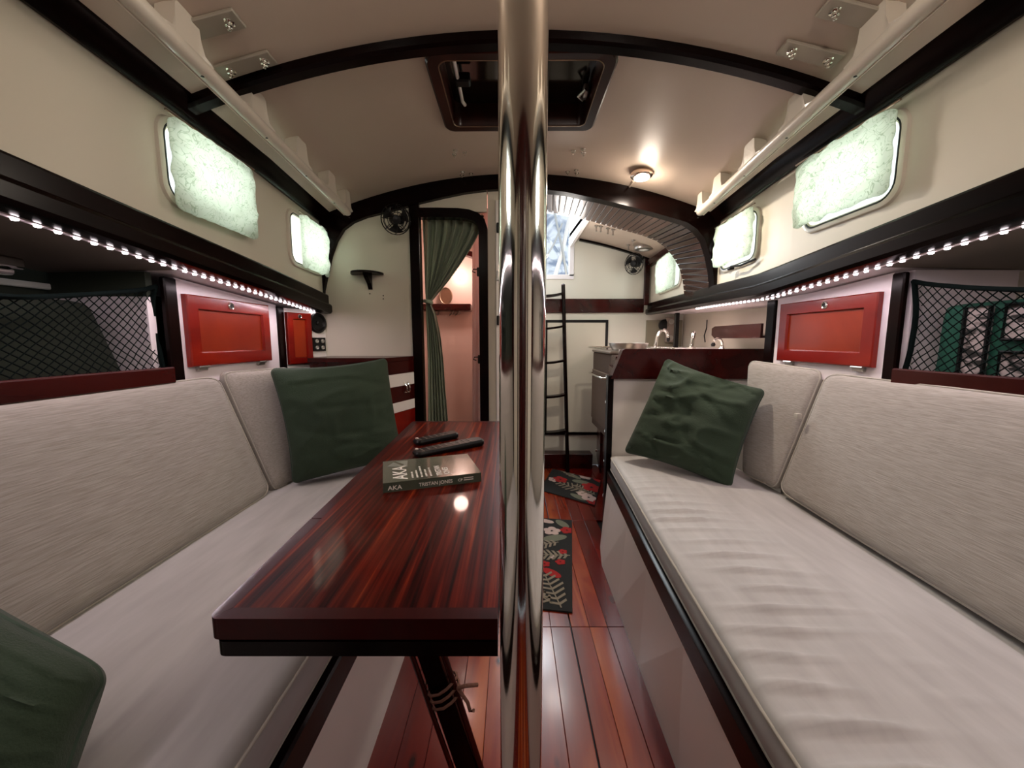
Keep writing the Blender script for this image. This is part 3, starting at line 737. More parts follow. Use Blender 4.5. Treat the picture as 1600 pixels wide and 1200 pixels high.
# ================= TABLE =================
TZ = .81
def tleft(y): return pw([(.434, -.375), (1.58, -.416)], y)
t = thing('saloon_table', 'glossy rosewood drop leaf table in the middle of the cabin', 'table', (-.20, .98, 0))
g = G(); bw = .020
xr = -.0175
inn = [(tleft(.456) + bw, .434 + bw), (xr - .001, .434 + bw), (xr - .001, 1.58 - bw), (tleft(1.56) + bw, 1.58 - bw)]
g.prism([(x, y, TZ - .027) for x, y in inn], (0, 0, .027)); obj('table_top', g, TABLE, t)
def strip(pts, name='edge_board', m=TABLEB):
    g = G(); g.prism([(x, y, TZ - .0275) for x, y in pts], (0, 0, .0277)); return obj(name, g, m, t)
c = .014
x0, x1 = tleft(.434), tleft(1.58)
def arc(cx, cy, r, a0, a1, n=6): return [(cx + r * math.cos(math.radians(lerp(a0, a1, k / n))), cy + r * math.sin(math.radians(lerp(a0, a1, k / n)))) for k in range(n + 1)]
near = arc(x0 + c, .434 + c, c, 225, 270, 4) + [(xr, .434), (xr, .434 + bw), (x0 + bw, .434 + bw)]
strip([(p[0], p[1]) for p in near])
left = [(x0 + bw - .0006, .434 + bw + .0006)] + arc(x0 + c, .434 + c, c, 225, 180, 4)
ym = .70; xm = tleft(ym)
strip(left + [(xm, ym - .0015), (xm + bw, ym - .0015)])
strip([(xm + bw, ym + .0015), (xm, ym + .0015)] + [(x1, 1.58 - c)] + arc(x1 + c, 1.58 - c, c, 180, 135, 4) + [(x1 + bw, 1.58 - bw)])
strip([(x1 + bw + .0006, 1.58 - bw + .0006)] + arc(x1 + c, 1.58 - c, c, 135, 90, 4) + [(xr, 1.58), (xr, 1.58 - bw)])
g = G(); lf = arc(x0 + c + .006, .434 + c, c, 180, 270, 6) + [(xr, .434), (xr, 1.575)] + arc(x1 + c + .006, 1.575 - c, c, 90, 180, 6)
g.prism([(x, y, TZ - .050) for x, y in lf], (0, 0, .0195)); obj('folded_leaf', g, DARK, t, smooth=40)
# diagonal gate leg with its lashing
a_ = Vector((-.266, .78, TZ - .051)); b_ = Vector((-.049, .78, 0.0))
dirv = (b_ - a_).normalized(); side = Vector((0, 1, 0)); nn = dirv.cross(side)
g = G(); g.loft([[p + side * i * .020 + nn * j * .022 for i, j in ((1, 1), (-1, 1), (-1, -1), (1, -1))] for p in (a_, b_)]); obj('gate_leg', g, DARK, t)
g = G(); g.tube([a_ + nn * .033 - side * .012, a_.lerp(b_, .5) + nn * .031 - side * .012, b_ + nn * .027 - side * .012], .007, 8); obj('stay', g, REDD, t, smooth=50)
g = G(); g.tube([a_ - nn * .033 - side * .02, a_.lerp(b_, .55) - nn * .032 - side * .02, b_.lerp(a_, .1) - nn * .03 - side * .02], .006, 8); obj('stay', g, REDD, t, smooth=50)
ROPE = plain('frayed_rope', (0.16, 0.07, 0.045), 0.9, bump=.4, bscale=200)
g = G()
for k in range(3):
    m = a_.lerp(b_, .49 + .022 * k)
    g.tube([m + nn * .037 * math.cos(q * PI / 6) + side * .031 * math.sin(q * PI / 6) + dirv * .004 * math.sin(q) for q in range(12)], .0032, 6, True)
ro = obj('lashing', g, ROPE, t, smooth=60)
m = a_.lerp(b_, .5)
g = G(); g.tube([m + nn * .04 - side * .02, m + nn * .062 - side * .03 + dirv * -.01, m + nn * .085 - side * .02 + dirv * .004], .004, 6); g.tube([m + nn * .04 - side * .02, m + nn * .055 + dirv * .03 - side * .03, m + nn * .05 + dirv * .06 - side * .02, m + nn * .062 + dirv * .052 - side * .03], .004, 6); obj('rope_tail', g, ROPE, t, smooth=60)

# pole
t = thing('compression_post', 'polished steel compression post standing at the corner of the table', 'post', (.0108, .407, 0))
g = G(); g.lathe([(.0245, 0), (.0245, 2.0)], (.0108, .407, 0), n=48); obj('tube', g, CHROME, t, smooth=60)
zc = ceil_z(.01, .41)
g = G(); g.lathe([(.055, zc - .012), (.055, zc - .004), (.0247, zc - .002)][::-1] + [(.0247, zc - .03), (.032, zc - .03), (.036, zc - .014), (.055, zc - .012)], (.0108, .407, 0), n=32); obj('ceiling_collar', g, CHROME, t, smooth=50)
g = G(); g.lathe([(.0247, 0.012), (.06, .010), (.06, 0.0), (.0247, 0)], (.0108, .407, 0), n=32); obj('floor_flange', g, CHROME, t, smooth=50)
g = G(); g.lathe([(.006, 0), (.006, .006), (.004, .009)], (.0355, .41, H + .425), (1, 0, 0), 12); obj('screw', g, STEEL, t)

# book
FL = Vector((-.287, .822, TZ)); e1 = Vector((.213, .071, 0)); e2 = Vector((-.066, .161, 0)) * .93; U1 = e1.normalized(); U2 = Vector((-U1.y, U1.x, 0))
bl, bwid, bt = e1.length, e2.length, .0225
t = thing('paperback_book', 'green grey paperback book lying on the table near the remotes', 'book', (FL + e1 / 2 + e2 / 2))
Q = lambda a, b, z: FL + U1 * a + U2 * b + Vector((0, 0, z))
COVER = streak('grey_green_cover', [(0.3, (0.055, 0.065, 0.045)), (0.7, (0.12, 0.13, 0.095))], (1, 1, 1), 0.18, 0.8, 6)
SPINE = plain('green_spine', (0.05, 0.065, 0.045), 0.3, coat=.5)
PAPER = plain('book_pages', (0.62, 0.55, 0.52), 0.8)
g = G()
g.loft([[Q(0, 0, z) , Q(bl, 0, z), Q(bl, bwid, z), Q(0, bwid, z)] for z in (bt - .0008, bt)])
cv = obj('front_cover', g, COVER, t)
g = G(); g.loft([[Q(0, 0, z), Q(bl, 0, z), Q(bl, bwid, z), Q(0, bwid, z)] for z in (0.0002, .001)]); obj('back_cover', g, COVER, t)
g = G(); g.loft([[Q(0, 0, z), Q(bl, 0, z), Q(bl, .001, z), Q(0, .001, z)] for z in (.001, bt - .0008)]); sp = obj('spine', g, SPINE, t)
g = G(); g.loft([[Q(.001, .001, z), Q(bl - .001, .001, z), Q(bl - .001, bwid - .002, z), Q(.001, bwid - .002, z)] for z in (.001, bt - .0008)]); obj('pages', g, PAPER, t)
INK = plain('white_print', (0.72, 0.68, 0.62), 0.5)
def text(s_, p, size, X, Y, parent, sx=1.0, m=INK, name='lettering'):
    cu = bpy.data.curves.new(name, 'FONT'); cu.body = s_; cu.size = size; cu.extrude = 0.0001; cu.offset = 0.0004 * size / .03
    cu.materials.append(m)
    o = bpy.data.objects.new(name, cu); COL.objects.link(o); X = X.normalized(); Y = Y.normalized(); Z = X.cross(Y)
    M = Matrix((X * sx, Y, Z)).transposed().to_4x4(); o.parent = parent; M.translation = p - wloc(parent); o.matrix_basis = M
    bpy.context.view_layer.update()
    me = bpy.data.meshes.new_from_object(o.evaluated_get(bpy.context.evaluated_depsgraph_get()))
    o2 = bpy.data.objects.new(name, me); COL.objects.link(o2); o2.parent = parent; o2.matrix_basis = M
    bpy.data.objects.remove(o)
    return o2
Z3 = Vector((0, 0, 1))
text('AKA', Q(.054, .012, bt + .0003), .046, U2, -U1, cv, 1.05)
for i, (ln, sz) in enumerate((('One man, alone,', .009), ('on the last sea', .009), ('of all the seas', .009), ('A novel of a sailor', .009), ('and the great deep', .009))):
    pass
for i in range(5):
    L_ = (.050, .062, .085, .060, .066)[i]
    g = G(); a0 = .066 + .0105 * i
    for k in range(int(L_ / .009)):
        g.box(Q(a0, .014 + .009 * k + .003, bt + .0003), (.0042, .0062 if (k * 7 + i) % 3 else .004, .0002), Matrix((U1, U2, Z3)).transposed())
    obj('small_print', g, INK, cv)
text('TRISTAN', Q(.134, .012, bt + .0003), .019, U2, -U1, cv, .95)
text('JONES', Q(.152, .014, bt + .0003), .019, U2, -U1, cv, .95)
g = G(); g.prism([Q(.010, .115, bt + .0002), Q(.026, .145, bt + .0002), Q(.046, .112, bt + .0002), Q(.052, .12, bt + .0002), Q(.032, .150, bt + .0002), Q(.062, .15, bt + .0002), Q(.058, .1, bt + .0002)], (0, 0, .0002)); obj('cover_picture', g, plain('pale_cover_art', (.22, .23, .19), .3), cv)
text('AKA', Q(.010, -.0003, .005), .014, U1, Z3, sp, 1.1)
text('TRISTAN JONES', Q(.078, -.0003, .006), .0115, U1, Z3, sp, .95)
text('CP', Q(.168, -.0003, .007), .009, U1, Z3, sp)
for zz in (.013, .008):
    g = G(); g.prism([Q(.182, -.0004, zz), Q(.205, -.0004, zz), Q(.205, -.0004, zz + .002), Q(.182, -.0004, zz + .002)], U2 * .0003); obj('small_print', g, INK, sp)

# remotes
def remote(label, p, q, wd, rows):
    p = Vector(p); q = Vector(q); X = (q - p); L_ = X.length; X.normalize(); Y = Vector((-X.y, X.x, 0))
    t = thing('remote_control', label, 'remote', (p + q) / 2, 'remotes on the table')
    R = lambda a, b, z: p + X * a + Y * b + Vector((0, 0, z))
    g = G(); rings = []
    for z, e in ((0.0005, .004), (.006, 0), (.014, 0), (.019, .004)):
        rings.append([R(L_ / 2 + a, b, z + (.006 * (a / L_) if z > .01 else 0)) for a, b in rrect(L_ / 2 - e, wd / 2 - e, .012)])
    g.loft(rings); obj('body', g, BLACK, t, smooth=40)
    BT = plain('remote_key', (0.16, .13, .12), .5)
    first = None
    for i in range(rows):
        for j in range(3):
            c = R(L_ * (.10 + .78 * i / rows), wd * .24 * (j - 1), .0195 + .006 * (L_ * (.10 + .78 * i / rows) / L_ - .5))
            if first is None:
                g = G(); g.box(c, (.0062, .0045, .002), None, .0008); first = obj('button', g, BT, t, origin=c)
            else:
                o = first.copy(); COL.objects.link(o); o.parent = t; o.location = c - t.location
    g = G(); g.lathe([(.005, 0), (.005, .003), (.003, .004)], R(.012, wd * .22, .0168), n=14); obj('power_button', g, plain('white_key', (.6, .5, .45), .4), t)
    return t
remote('long black remote lying just behind the book', (-.285, 1.09, TZ), (-.10, 1.225, TZ), .050, 9)
remote('short black remote lying farthest from the book', (-.315, 1.215, TZ), (-.195, 1.315, TZ), .046, 6)

# ================= CEILING FITTINGS =================
def on_ceiling(u, v):
    d = ray(u, v); s = .7 / d.z
    for _ in range(30):
        p = d * s; s += (ceil_z(p.x, p.y) - H - p.z) / d.z * .7
    return Vector((d.x * s, d.y * s, H + d.z * s))
# deck hatch
t = thing('deck_hatch', 'dark framed deck hatch with smoked lens in the ceiling ahead of the beam', 'hatch', ((HX0 + HX1) / 2, (HY0 + HY1) / 2, H + .8))
hx, hy = (HX0 + HX1) / 2, (HY0 + HY1) / 2; hw, hh = (HX1 - HX0) / 2, (HY1 - HY0) / 2
g = G(); R_ = []
def HP(a, b, d): return Vector((hx + a, hy + b, ceil_z(hx + a, hy + b) - d))
for (e, r, d) in ((.022, .045, -.003), (.022, .045, .012), (.016, .04, .017), (-.012, .03, .017), (-.016, .028, .010), (-.016, .028, -.07)):
    R_.append([HP(a, b, d) for a, b in rrect(hw + e, hh + e, r)])
g.loft(R_, True, False); obj('frame', g, streak('hatch_mahogany', [(0.3, (0.012, 0.003, 0.002)), (0.7, (0.03, 0.006, 0.003))], (1, .3, 1), 0.28, 0.05, 12, spec=.2), t, smooth=35)
SMOKE = streak('smoked_hatch_lens', [(0.3, (0.004, 0.003, 0.002)), (0.7, (0.012, 0.009, 0.006))], (1, 1, 1), 0.12, 0.5, 3)
g = G(); g.prism([Vector((hx + a, hy + b, H + .885)) for a, b in rrect(hw - .012, hh - .012, .03)], (0, 0, .012)); ln = obj('lens', g, SMOKE, t)
g = G(); g.tube([HP(a, b, .0165) for a, b in rrect(hw - .014, hh - .014, .029)], .0018, 6, True); obj('bead', g, plain('bronze_bead', (.25, .16, .10), .3, .8), t)
g = G(); g.tube([(HX0 + .055, HY0 + .03, H + .845), (HX0 + .055, HY0 + .16, H + .845), (HX0 + .055, HY0 + .28, H + .845), (HX0 + .062, HY0 + .30, H + .845)], .006, 8); obj('strut', g, WHITE, t, smooth=50)
g = G(); g.box((HX0 + .07, HY0 + .17, H + .85), (.05, .035, .03), None, .004); obj('latch', g, BLACK, t)
g = G(); g.box((HX1 - .03, HY0 + .25, H + .86), (.02, .05, .03), None, .004); g.tube([(HX1 - .035, HY0 + .22, H + .85), (HX1 - .055, HY0 + .25, H + .845), (HX1 - .035, HY0 + .28, H + .85)], .005, 6); obj('latch', g, STEEL, t, smooth=50)
for xx in (HX0 + .12, HX0 + .17, HX1 - .17):
    g = G(); g.b2((xx, HY0 + .02, H + .877), (xx + .035, HY0 + .09, H + .884), .002); obj('blind_tab', g, plain('tan_blind_fabric', (.10, .06, .045), .8), t)

# backing plates with bolts
def nut(p, par, name='bolt', k=1.0):
    g = G(); g.lathe([(.013 * k, 0), (.013 * k, -.002), (.008 * k, -.003), (.008 * k, -.010 * k), (.004 * k, -.011 * k), (.004 * k, -.018 * k), (.001, -.019 * k)][::-1], p, n=12)
    return obj(name, g, CHROME, par, smooth=40)
def plate(a, b_, wd, label):
    p = on_ceiling(*a); q = on_ceiling(*b_); m = (p + q) / 2
    t = thing('backing_plate', label, 'plate', m, 'handrail backing plates')
    X = q - p; L_ = X.length; X.normalize(); Y = Vector((0, 1, 0)); Y -= X * Y.dot(X); Y.normalize(); Z = X.cross(Y)
    if Z.z < 0: Z = -Z
    g = G(); g.box(m - Z * .005, (L_, wd, .008), Matrix((X, Y, Z)).transposed(), .002); obj('plate', g, ALU, t)
    for f in (.2, .83): nut(p.lerp(q, f) - Z * .008, t)
plate((270, 52), (373, 24), .052, 'dull metal backing plate with two bolts farther from the dark beam, table side')
plate((342, 110), (425, 86), .048, 'dull metal backing plate with two bolts close to the dark beam on the table side')
plate((1287, 6), (1392, 32), .052, 'dull metal backing plate with two bolts by the top edge opposite the table')
plate((1222, 70), (1312, 92), .048, 'dull metal backing plate with two bolts close to the dark beam opposite the table')
for (u, v, lab) in ((716, 238, 'trio of chrome bolt ends by the hatch on the table side'), (727, 271, 'trio of chrome bolt ends by the arched beam above the door'), (906, 236, 'trio of chrome bolt ends by the hatch on the galley side'), (896, 268, 'trio of chrome bolt ends by the arched beam above the galley')):
    c = on_ceiling(u, v); t = thing('bolt_cluster', lab, 'bolts', c, 'ceiling bolt ends')
    s = 1 if u < 800 else -1
    for (dx, dy) in ((-.018 * s, .010), (-.010 * s, -.022), (.028 * s, .004)):
        x, y = c.x + dx, c.y + dy; nut(Vector((x, y, ceil_z(x, y))), t, k=.8)

# grab rails
def grab(s, label):
    t = thing('grab_rail', label, 'grab rail', (s * .75 + CX, .9, H + .6), 'ceiling grab rails')
    f = (lambda y: pw([(-.3, -.68), (.82, -.735), (1.97, -.80)], y)) if s < 0 else (lambda y: pw([(-.3, .74), (.82, .81), (1.97, .915)], y))
    zz = lambda y: H + pw([(-.3, .665), (.8, .652), (1.97, .612)], y)
    ys = [lerp(-.3, 1.93, i / 40) for i in range(41)] + [1.95, 1.96]
    g = G()
    rings = []
    for y in ys:
        e = 1 if y <= 1.93 else (.8 if y < 1.955 else .35)
        rings.append([(f(y) + .022 * e * math.cos(a), y, zz(y) + .019 * e * math.sin(a)) for a in [2 * PI * k / 12 for k in range(12)]])
    g.loft(rings); obj('bar', g, RAIL, t, smooth=60)
    g = G(); g.tube([(f(y) - s * -.010, y, zz(y) - .0175) for y in ys[:-2]], .0022, 6); obj('bead', g, plain('pale_bead', (.75, .66, .56), .3), t, smooth=60)
    for yc in (.14, .41, .68, .94, 1.205, 1.46, 1.72, 1.905):
        g = G(); R2 = []
        hw_ = .040 if yc < 1.9 else .03
        pf = [(-1.9, 0), (-1.2, .1), (-.95, .45), (-.85, .9), (-.7, 1), (.7, 1), (.85, .9), (.95, .45), (1.2, .1), (1.9, 0)]
        base = zz(yc); top_ = ceil_z(f(yc), yc) - .002
        low = [(f(yc + hw_ * a), yc + hw_ * a, base + .004) for a, h_ in pf]
        up = [(f(yc + hw_ * a), yc + hw_ * a, base + .008 + (top_ - base) * h_) for a, h_ in pf]
        R2 = []
        for (x, y, z), (x2, y2, z2) in zip(low, up): R2.append([(x - .018, y, z), (x - .022, y, z2), (x + .022, y, z2), (x + .018, y, z)])
        g.loft(R2); obj('foot', g, RAIL, t, smooth=40)
        g = G(); g.lathe([(.0045, 0), (.0045, .002), (.001, .003)], (f(yc + .06) - s * .002, yc + .06, zz(yc) - .0185), (0, 0, -1), 8); obj('screw', g, BLACK, t)
grab(-1, 'cream scalloped grab rail under the ceiling on the table side')
grab(1, 'cream scalloped grab rail under the ceiling opposite the table')

# downlight with its conduit
c = on_ceiling(1003, 268)
t = thing('ceiling_lamp', 'round lit chrome-rimmed lamp on the ceiling before the galley arch', 'lamp', c)
g = G(); g.lathe([(.046, 0), (.050, -.008), (.050, -.020), (.044, -.026), (.036, -.027)][::-1], c, n=32); obj('rim', g, plain('warm_chrome', (.8, .65, .55), .15, 1), t, smooth=40)
g = G(); g.lathe([(.036, -.024), (.034, -.032), (.02, -.037), (.004, -.038)][::-1], c, n=28); obj('lens', g, LAMPM, t, smooth=60)
light('ceiling_lamp_glow', 'POINT', c - Vector((0, 0, .075)), 1.6, LAMP, radius=.04)
light('ceiling_lamp_beam', 'AREA', c - Vector((0, 0, .041)), 7, LAMP, .06, aim=(0, 0, -1))
g = G(); q1 = on_ceiling(990, 282); q2 = on_ceiling(975, 302); g.tube([q1 - Vector((0, 0, .003)), q2 - Vector((0, 0, .003))], .006, 6); tag(obj('cable_conduit', g, CEIL, smooth=50), 'short cable conduit running from the round ceiling lamp to the arch', 'conduit')
# two unseen lamps added overhead as fill light for the cabin
for (x, y, lb) in ((-.40, .52, 'added round fill lamp overhead on the table side, out of view'), (.36, .32, 'added round fill lamp overhead opposite the table, out of view')):
    z = ceil_z(x, y); t = thing('ceiling_lamp', lb, 'lamp', (x, y, z), 'added fill lamps overhead')
    g = G(); g.lathe([(.05, 0), (.05, -.02), (.036, -.027)][::-1], (x, y, z), n=24); obj('rim', g, CHROME, t, smooth=40)
    g = G(); g.lathe([(.036, -.024), (.02, -.036), (.004, -.038)][::-1], (x, y, z), n=20); obj('lens', g, LAMPM, t, smooth=60)
    light('ceiling_lamp_glow', 'POINT', (x, y, z - .07), 2 if x < 0 else 8.5, (1, .86, .75), radius=.05)

# ================= PORT CURTAINS =================
def port_curtain(s, p, ya, yb, za, zb, seed, label, near_in=0.0):
    def C(a, b):
        y = lerp(ya, yb, (a + 1) / 2); z = H + lerp(za, zb, (b + 1) / 2)
        y += .010 * noise.noise(Vector((b * 3, seed, a))) ; z += .010 * noise.noise(Vector((a * 4, seed, 5)))
        return Vector((side_x(s, y) - s * .034, y, z))
    d = lambda a, b, q: .016 * noise.noise(Vector((a * 2 + seed, b * 3, q))) + .008 * noise.noise(Vector((a * 9 + seed, b * 9, q)))
    g = G(); pad(g, C, (1, 0, 0), .044, 0, (.16, .2), 30, 24, 'soft', d)
    o = obj('port_curtain', g, PORTC, smooth=80); tag(o, label, 'curtain', 'embroidered port curtains')
    g = G(); g.tube([C(-1, 1) + Vector((0, -.01, .004)), C(1, 1) + Vector((0, .01, .004))], .003, 6); obj('rod', g, BRASS, o)
BRASS = plain('thin_rod', (.35, .28, .2), .3, .9)
port_curtain(-1, None, 1.080, 1.420, .352, .590, 1, 'glowing embroidered curtain on the larger port over the table side settee')
port_curtain(-1, None, 1.765, 2.045, .325, .555, 2, 'glowing embroidered curtain on the port next to the cream bulkhead')
port_curtain(1, None, 1.052, 1.405, .385, .597, 3, 'glowing embroidered curtain on the larger port opposite the table')
port_curtain(1, None, 1.672, 2.015, .358, .556, 4, 'glowing embroidered curtain on the port next to the slatted arch')
port_curtain(1, None, 2.66, 3.12, .36, .61, 5, 'glowing embroidered curtain on the galley port beyond the arch')
# port dog / latch below the curtain by the arch
g = G(); y = 1.70; x = side_x(1, y); g.tube([(x - .02, 1.66, H + .335), (x - .03, 1.75, H + .325), (x - .03, 1.82, H + .335)], .005, 6); g.box((x - .02, 1.84, H + .33), (.02, .03, .016), None, .003); tag(obj('port_latch', g, BLACK, smooth=50), 'black latch below the port curtain by the slatted arch', 'latch')

# ================= BULKHEAD ITEMS =================
def fan(label, c, r, yaw, tilt, mount):
    t = thing('cabin_fan', label, 'fan', c, 'small caged fans')
    c = Vector(c); ax = Vector((math.sin(yaw) * math.cos(tilt), -math.cos(yaw) * math.cos(tilt), math.sin(tilt)))
    q = ax.to_track_quat('Z', 'Y'); W = lambda x, y, z: c + q @ Vector((x, y, z))
    g = G()
    for (rr, z) in ((r, 0), (r * .86, .018), (r * .66, .026), (r * .46, .031), (r, -.012), (r * .8, -.03)):
        g.tube([W(rr * math.cos(k * PI / 12), rr * math.sin(k * PI / 12), z) for k in range(24)], .0018, 5, True)
    for k in range(8):
        a = k * PI / 4; ca, sa = math.cos(a), math.sin(a)
        g.tube([W(r * .3 * ca, r * .3 * sa, .033), W(r * .66 * ca, r * .66 * sa, .026), W(r * .86 * ca, r * .86 * sa, .018), W(r * ca, r * sa, 0), W(r * ca, r * sa, -.012), W(r * .5 * ca, r * .5 * sa, -.04)], .0018, 5)
    obj('cage', g, BLACK, t, smooth=60)
    g = G(); g.lathe([(.006, -.012), (r * .30, -.010), (r * .32, 0), (r * .28, .012), (.004, .016)], c, ax, 20); obj('hub', g, BLACK, t, smooth=50)
    for k in range(3):
        a = k * 2 * PI / 3 + .5; g = G(); pts = []
        g.slab(lambda u, v: W((r * .25 + r * .62 * u) * math.cos(a + (v - .5) * (.5 + .75 * u)), (r * .25 + r * .62 * u) * math.sin(a + (v - .5) * (.5 + .75 * u)), .010 * (v - .5) * 2 - .002), 5, 5, q @ Vector((0, 0, .0012)))
        obj('blade', g, BLACK, t, smooth=40)
    g = G(); g.lathe([(.004, -.075), (r * .30, -.07), (r * .34, -.04), (r * .3, -.014)], c, ax, 20); obj('motor', g, BLACK, t, smooth=50)
    m = Vector(mount); g = G(); g.tube([W(0, 0, -.06), (W(0, 0, -.06) + m) / 2 + Vector((0, 0, .01)), m], .008, 8); g.lathe([(.022, 0), (.022, .01), (.01, .014)], m, (c - m), 16); obj('bracket', g, BLACK, t, smooth=50)
    return t
cL = aty(619, 343, 1.95); fan('black caged fan hanging at the top of the cream bulkhead by the door', cL, .070, .5, -.25, (cL.x - .01, BY - .012, cL.z + .03))
cR = aty(990, 412, RY - .13); fan('small caged fan in the upper corner of the bright rear wall', cR, .088, -.9, -.1, (cR.x + .10, RY - .02, cR.z + .07))
g = G(); w0 = Vector((cR.x + .10, RY - .03, cR.z + .06)); g.tube([w0, w0 + Vector((.02, -.05, .12)), w0 + Vector((.12, -.06, .10)), w0 + Vector((.13, -.04, -.02)), w0 + Vector((.05, -.02, -.05))], .006, 6); tag(obj('fan_cable', g, PIPE, smooth=60), 'looped grey cable above the fan in the galley corner', 'cable')
# bracket shelf
c = aty(575, 430, BY)
t = thing('bracket_shelf', 'small dark half-round bracket shelf on the cream bulkhead', 'shelf', (c.x, BY, c.z - .05))
g = G(); hp = [(c.x + .083 * math.cos(PI + PI * k / 16), BY - .001 + .10 * math.sin(PI + PI * k / 16), c.z) for k in range(17)]; g.prism(hp, (0, 0, .011)); obj('shelf_board', g, DARK, t)
g = G(); g.prism([(c.x, BY - .002, c.z), (c.x, BY - .075, c.z), (c.x, BY - .06, c.z - .02), (c.x, BY - .022, c.z - .045), (c.x, BY - .002, c.z - .075)], (.022, 0, 0)); obj('bracket', g, DARK, t)
for (u, v, lb) in ((578, 459, 'tiny dark screw right below the bracket of the half-round shelf'), (599, 462, 'upper of two tiny screws on the cream bulkhead beside the shelf'), (599, 467, 'lower of two tiny screws on the cream bulkhead beside the shelf')):
    g = G(); g.lathe([(.0032, 0), (.003, .003), (.001, .004)], aty(u, v, BY), (0, -1, 0), 8); tag(obj('screw', g, BLACK), lb, 'screw', 'screws under the bracket shelf')

# drawer chest at the end of the table side settee
cx1 = -.52
CHS = .08 / .235      # the chest face runs slightly skew
t = thing('drawer_chest', 'dark red chest with white rails between the settee and the door', 'cabinet', (-.74, 1.86, 0))
zt = 1.063
g = G(); g.prism([(-.97, 1.84, .44), (cx1 - .10, 1.84, .44), (cx1 - .02, BY - .002, .44), (-.97, BY - .002, .44)], (0, 0, zt - .46)); obj('carcass', g, REDD, t)
g = G(); g.prism([(-.975, 1.83, zt - .02), (cx1 - .078, 1.83, zt - .02), (cx1 + .004, BY - .002, zt - .02), (-.975, BY - .002, zt - .02)], (0, 0, .02)); obj('chest_top', g, REDD, t)
ff = lambda z0, z1, n, m: obj(n, G().prism([(cx1 - .095, 1.845, z0), (cx1 - .078, 1.845, z0), (cx1, BY - .008, z0), (cx1 - .018, BY - .008, z0)], (0, 0, z1 - z0)), m, t)
zs = lambda u, v: atx(u, v, cx1).z
ff(zs(640, 583), zt - .022, 'drawer', REDD)
ff(zs(640, 603), zs(640, 584), 'rail', WHITE)
d = ff(zs(640, 628), zs(640, 603.5), 'drawer', REDD)
z1_ = zs(640, 628)
ff(z1_ - .05, z1_, 'rail', WHITE)
ff(z1_ - .27, z1_ - .052, 'drawer', RED); ff(z1_ - .31, z1_ - .272, 'rail', WHITE); ff(.44, z1_ - .312, 'drawer', RED)
for yy in (1.965, 1.99):
    cxp = cx1 - (BY - yy) * CHS
    g = G(); g.tube([(cxp, yy, zs(636, 600)), (cxp + .014, yy, zs(638, 606)), (cxp + .014, yy, zs(638, 606) - .03), (cxp, yy, zs(638, 606) - .03)], .004, 6); obj('pull', g, CHROME, d, smooth=50)
g = G(); g.b2((-.97, 1.85, 0), (cx1 - .10, BY - .002, .44)); struct('wall_chest_plinth', g, REDD)

# ================= HEAD COMPARTMENT =================
ld = [(335, 657, 751), (345, 657, 750), (360, 657, 748), (380, 658, 738), (400, 659, 725), (420, 660, 711), (440, 661, 696), (458, 662, 681), (470, 663, 671), (478, 663, 671), (490, 663, 677), (520, 664, 684), (560, 665, 689), (600, 665, 692), (660, 665, 697), (760, 665, 702), (900, 665, 706)]
def cf(i, j):
    k = i * (len(ld) - 1); k0 = min(int(k), len(ld) - 2); f = k - k0
    v = lerp(ld[k0][0], ld[k0 + 1][0], f); a = lerp(ld[k0][1], ld[k0 + 1][1], f); b_ = lerp(ld[k0][2], ld[k0 + 1][2], f)
    wdt = (b_ - a) / 94; u = lerp(a, b_, j) + 3
    p = aty(u, v, BY + .06)
    amp = .024 * (1 if v > 345 else .3) * (.6 + .4 * wdt)
    p.y += amp * (math.sin(j * 2 * PI * 6.5 + .6 * math.sin(i * 9)) + .35 * math.sin(j * 2 * PI * 15 + 3 * i)) + .012 * (1 - wdt) * math.sin(j * PI)
    return p
g = G(); g.grid(cf, 60, 110); o = obj('door_curtain', g, CURT, smooth=80); tag(o, 'sage green curtain tied back in the doorway of the head compartment', 'curtain')
m = o.modifiers.new('thickness', 'SOLIDIFY'); m.thickness = .0015
g = G(); p1 = aty(662, 469, BY + .045); p2 = aty(676, 474, BY + .045); mid = (p1 + p2) / 2
g.tube([mid + Vector((.022 * math.cos(a), .022 * math.sin(a), -.004 * math.cos(a))) for a in [k * PI / 8 for k in range(16)]], .006, 8, True, 1.6); obj('tie_band', g, CURT, o, smooth=60)
g = G(); g.tube([(-.50, BY + .06, 1.80), (-.15, BY + .06, 1.80)], .006, 8); obj('curtain_rod', g, BLACK, o)
g = G(); g.grid(lambda i, j: aty(lerp(738, 764, j) + (3 if i > .6 else 0) * i, lerp(325, 900, i), 2.30) + Vector((0, .008 * math.sin(j * 2 * PI * 3.5 + i), 0)), 30, 50)
o = obj('shower_curtain', g, WCURT, smooth=80); tag(o, 'sheer white curtain hanging inside the head doorway', 'curtain')
m = o.modifiers.new('thickness', 'SOLIDIFY'); m.thickness = .001
a_ = aty(640, 475, 2.82); b_ = aty(736, 485.5, 2.82)
t = thing('head_shelf', 'dark red shelf with hooks on the pink wall behind the curtain', 'shelf', (a_.x, 2.82, b_.z))
g = G(); g.b2((a_.x, 2.80, b_.z), (b_.x, 2.918, a_.z), .004); obj('shelf_board', g, REDD, t)
for (u, v) in ((684, 490), (708, 489), (717, 489)):
    p = aty(u, v, 2.915); g = G(); g.tube([p, p + Vector((0, -.03, -.012)), p + Vector((.01, -.045, .012))], .005, 6); g.tube([p, p + Vector((-.025, -.03, -.02))], .005, 6); g.lathe([(.012, 0), (.012, .004), (.005, .006)], p, (0, -1, 0), 10); obj('hook', g, STEEL, t, smooth=50)
p = aty(697, 475, 2.86)
t = thing('hand_mirror', 'oval mirror standing on the dark red shelf in the head', 'mirror', p)
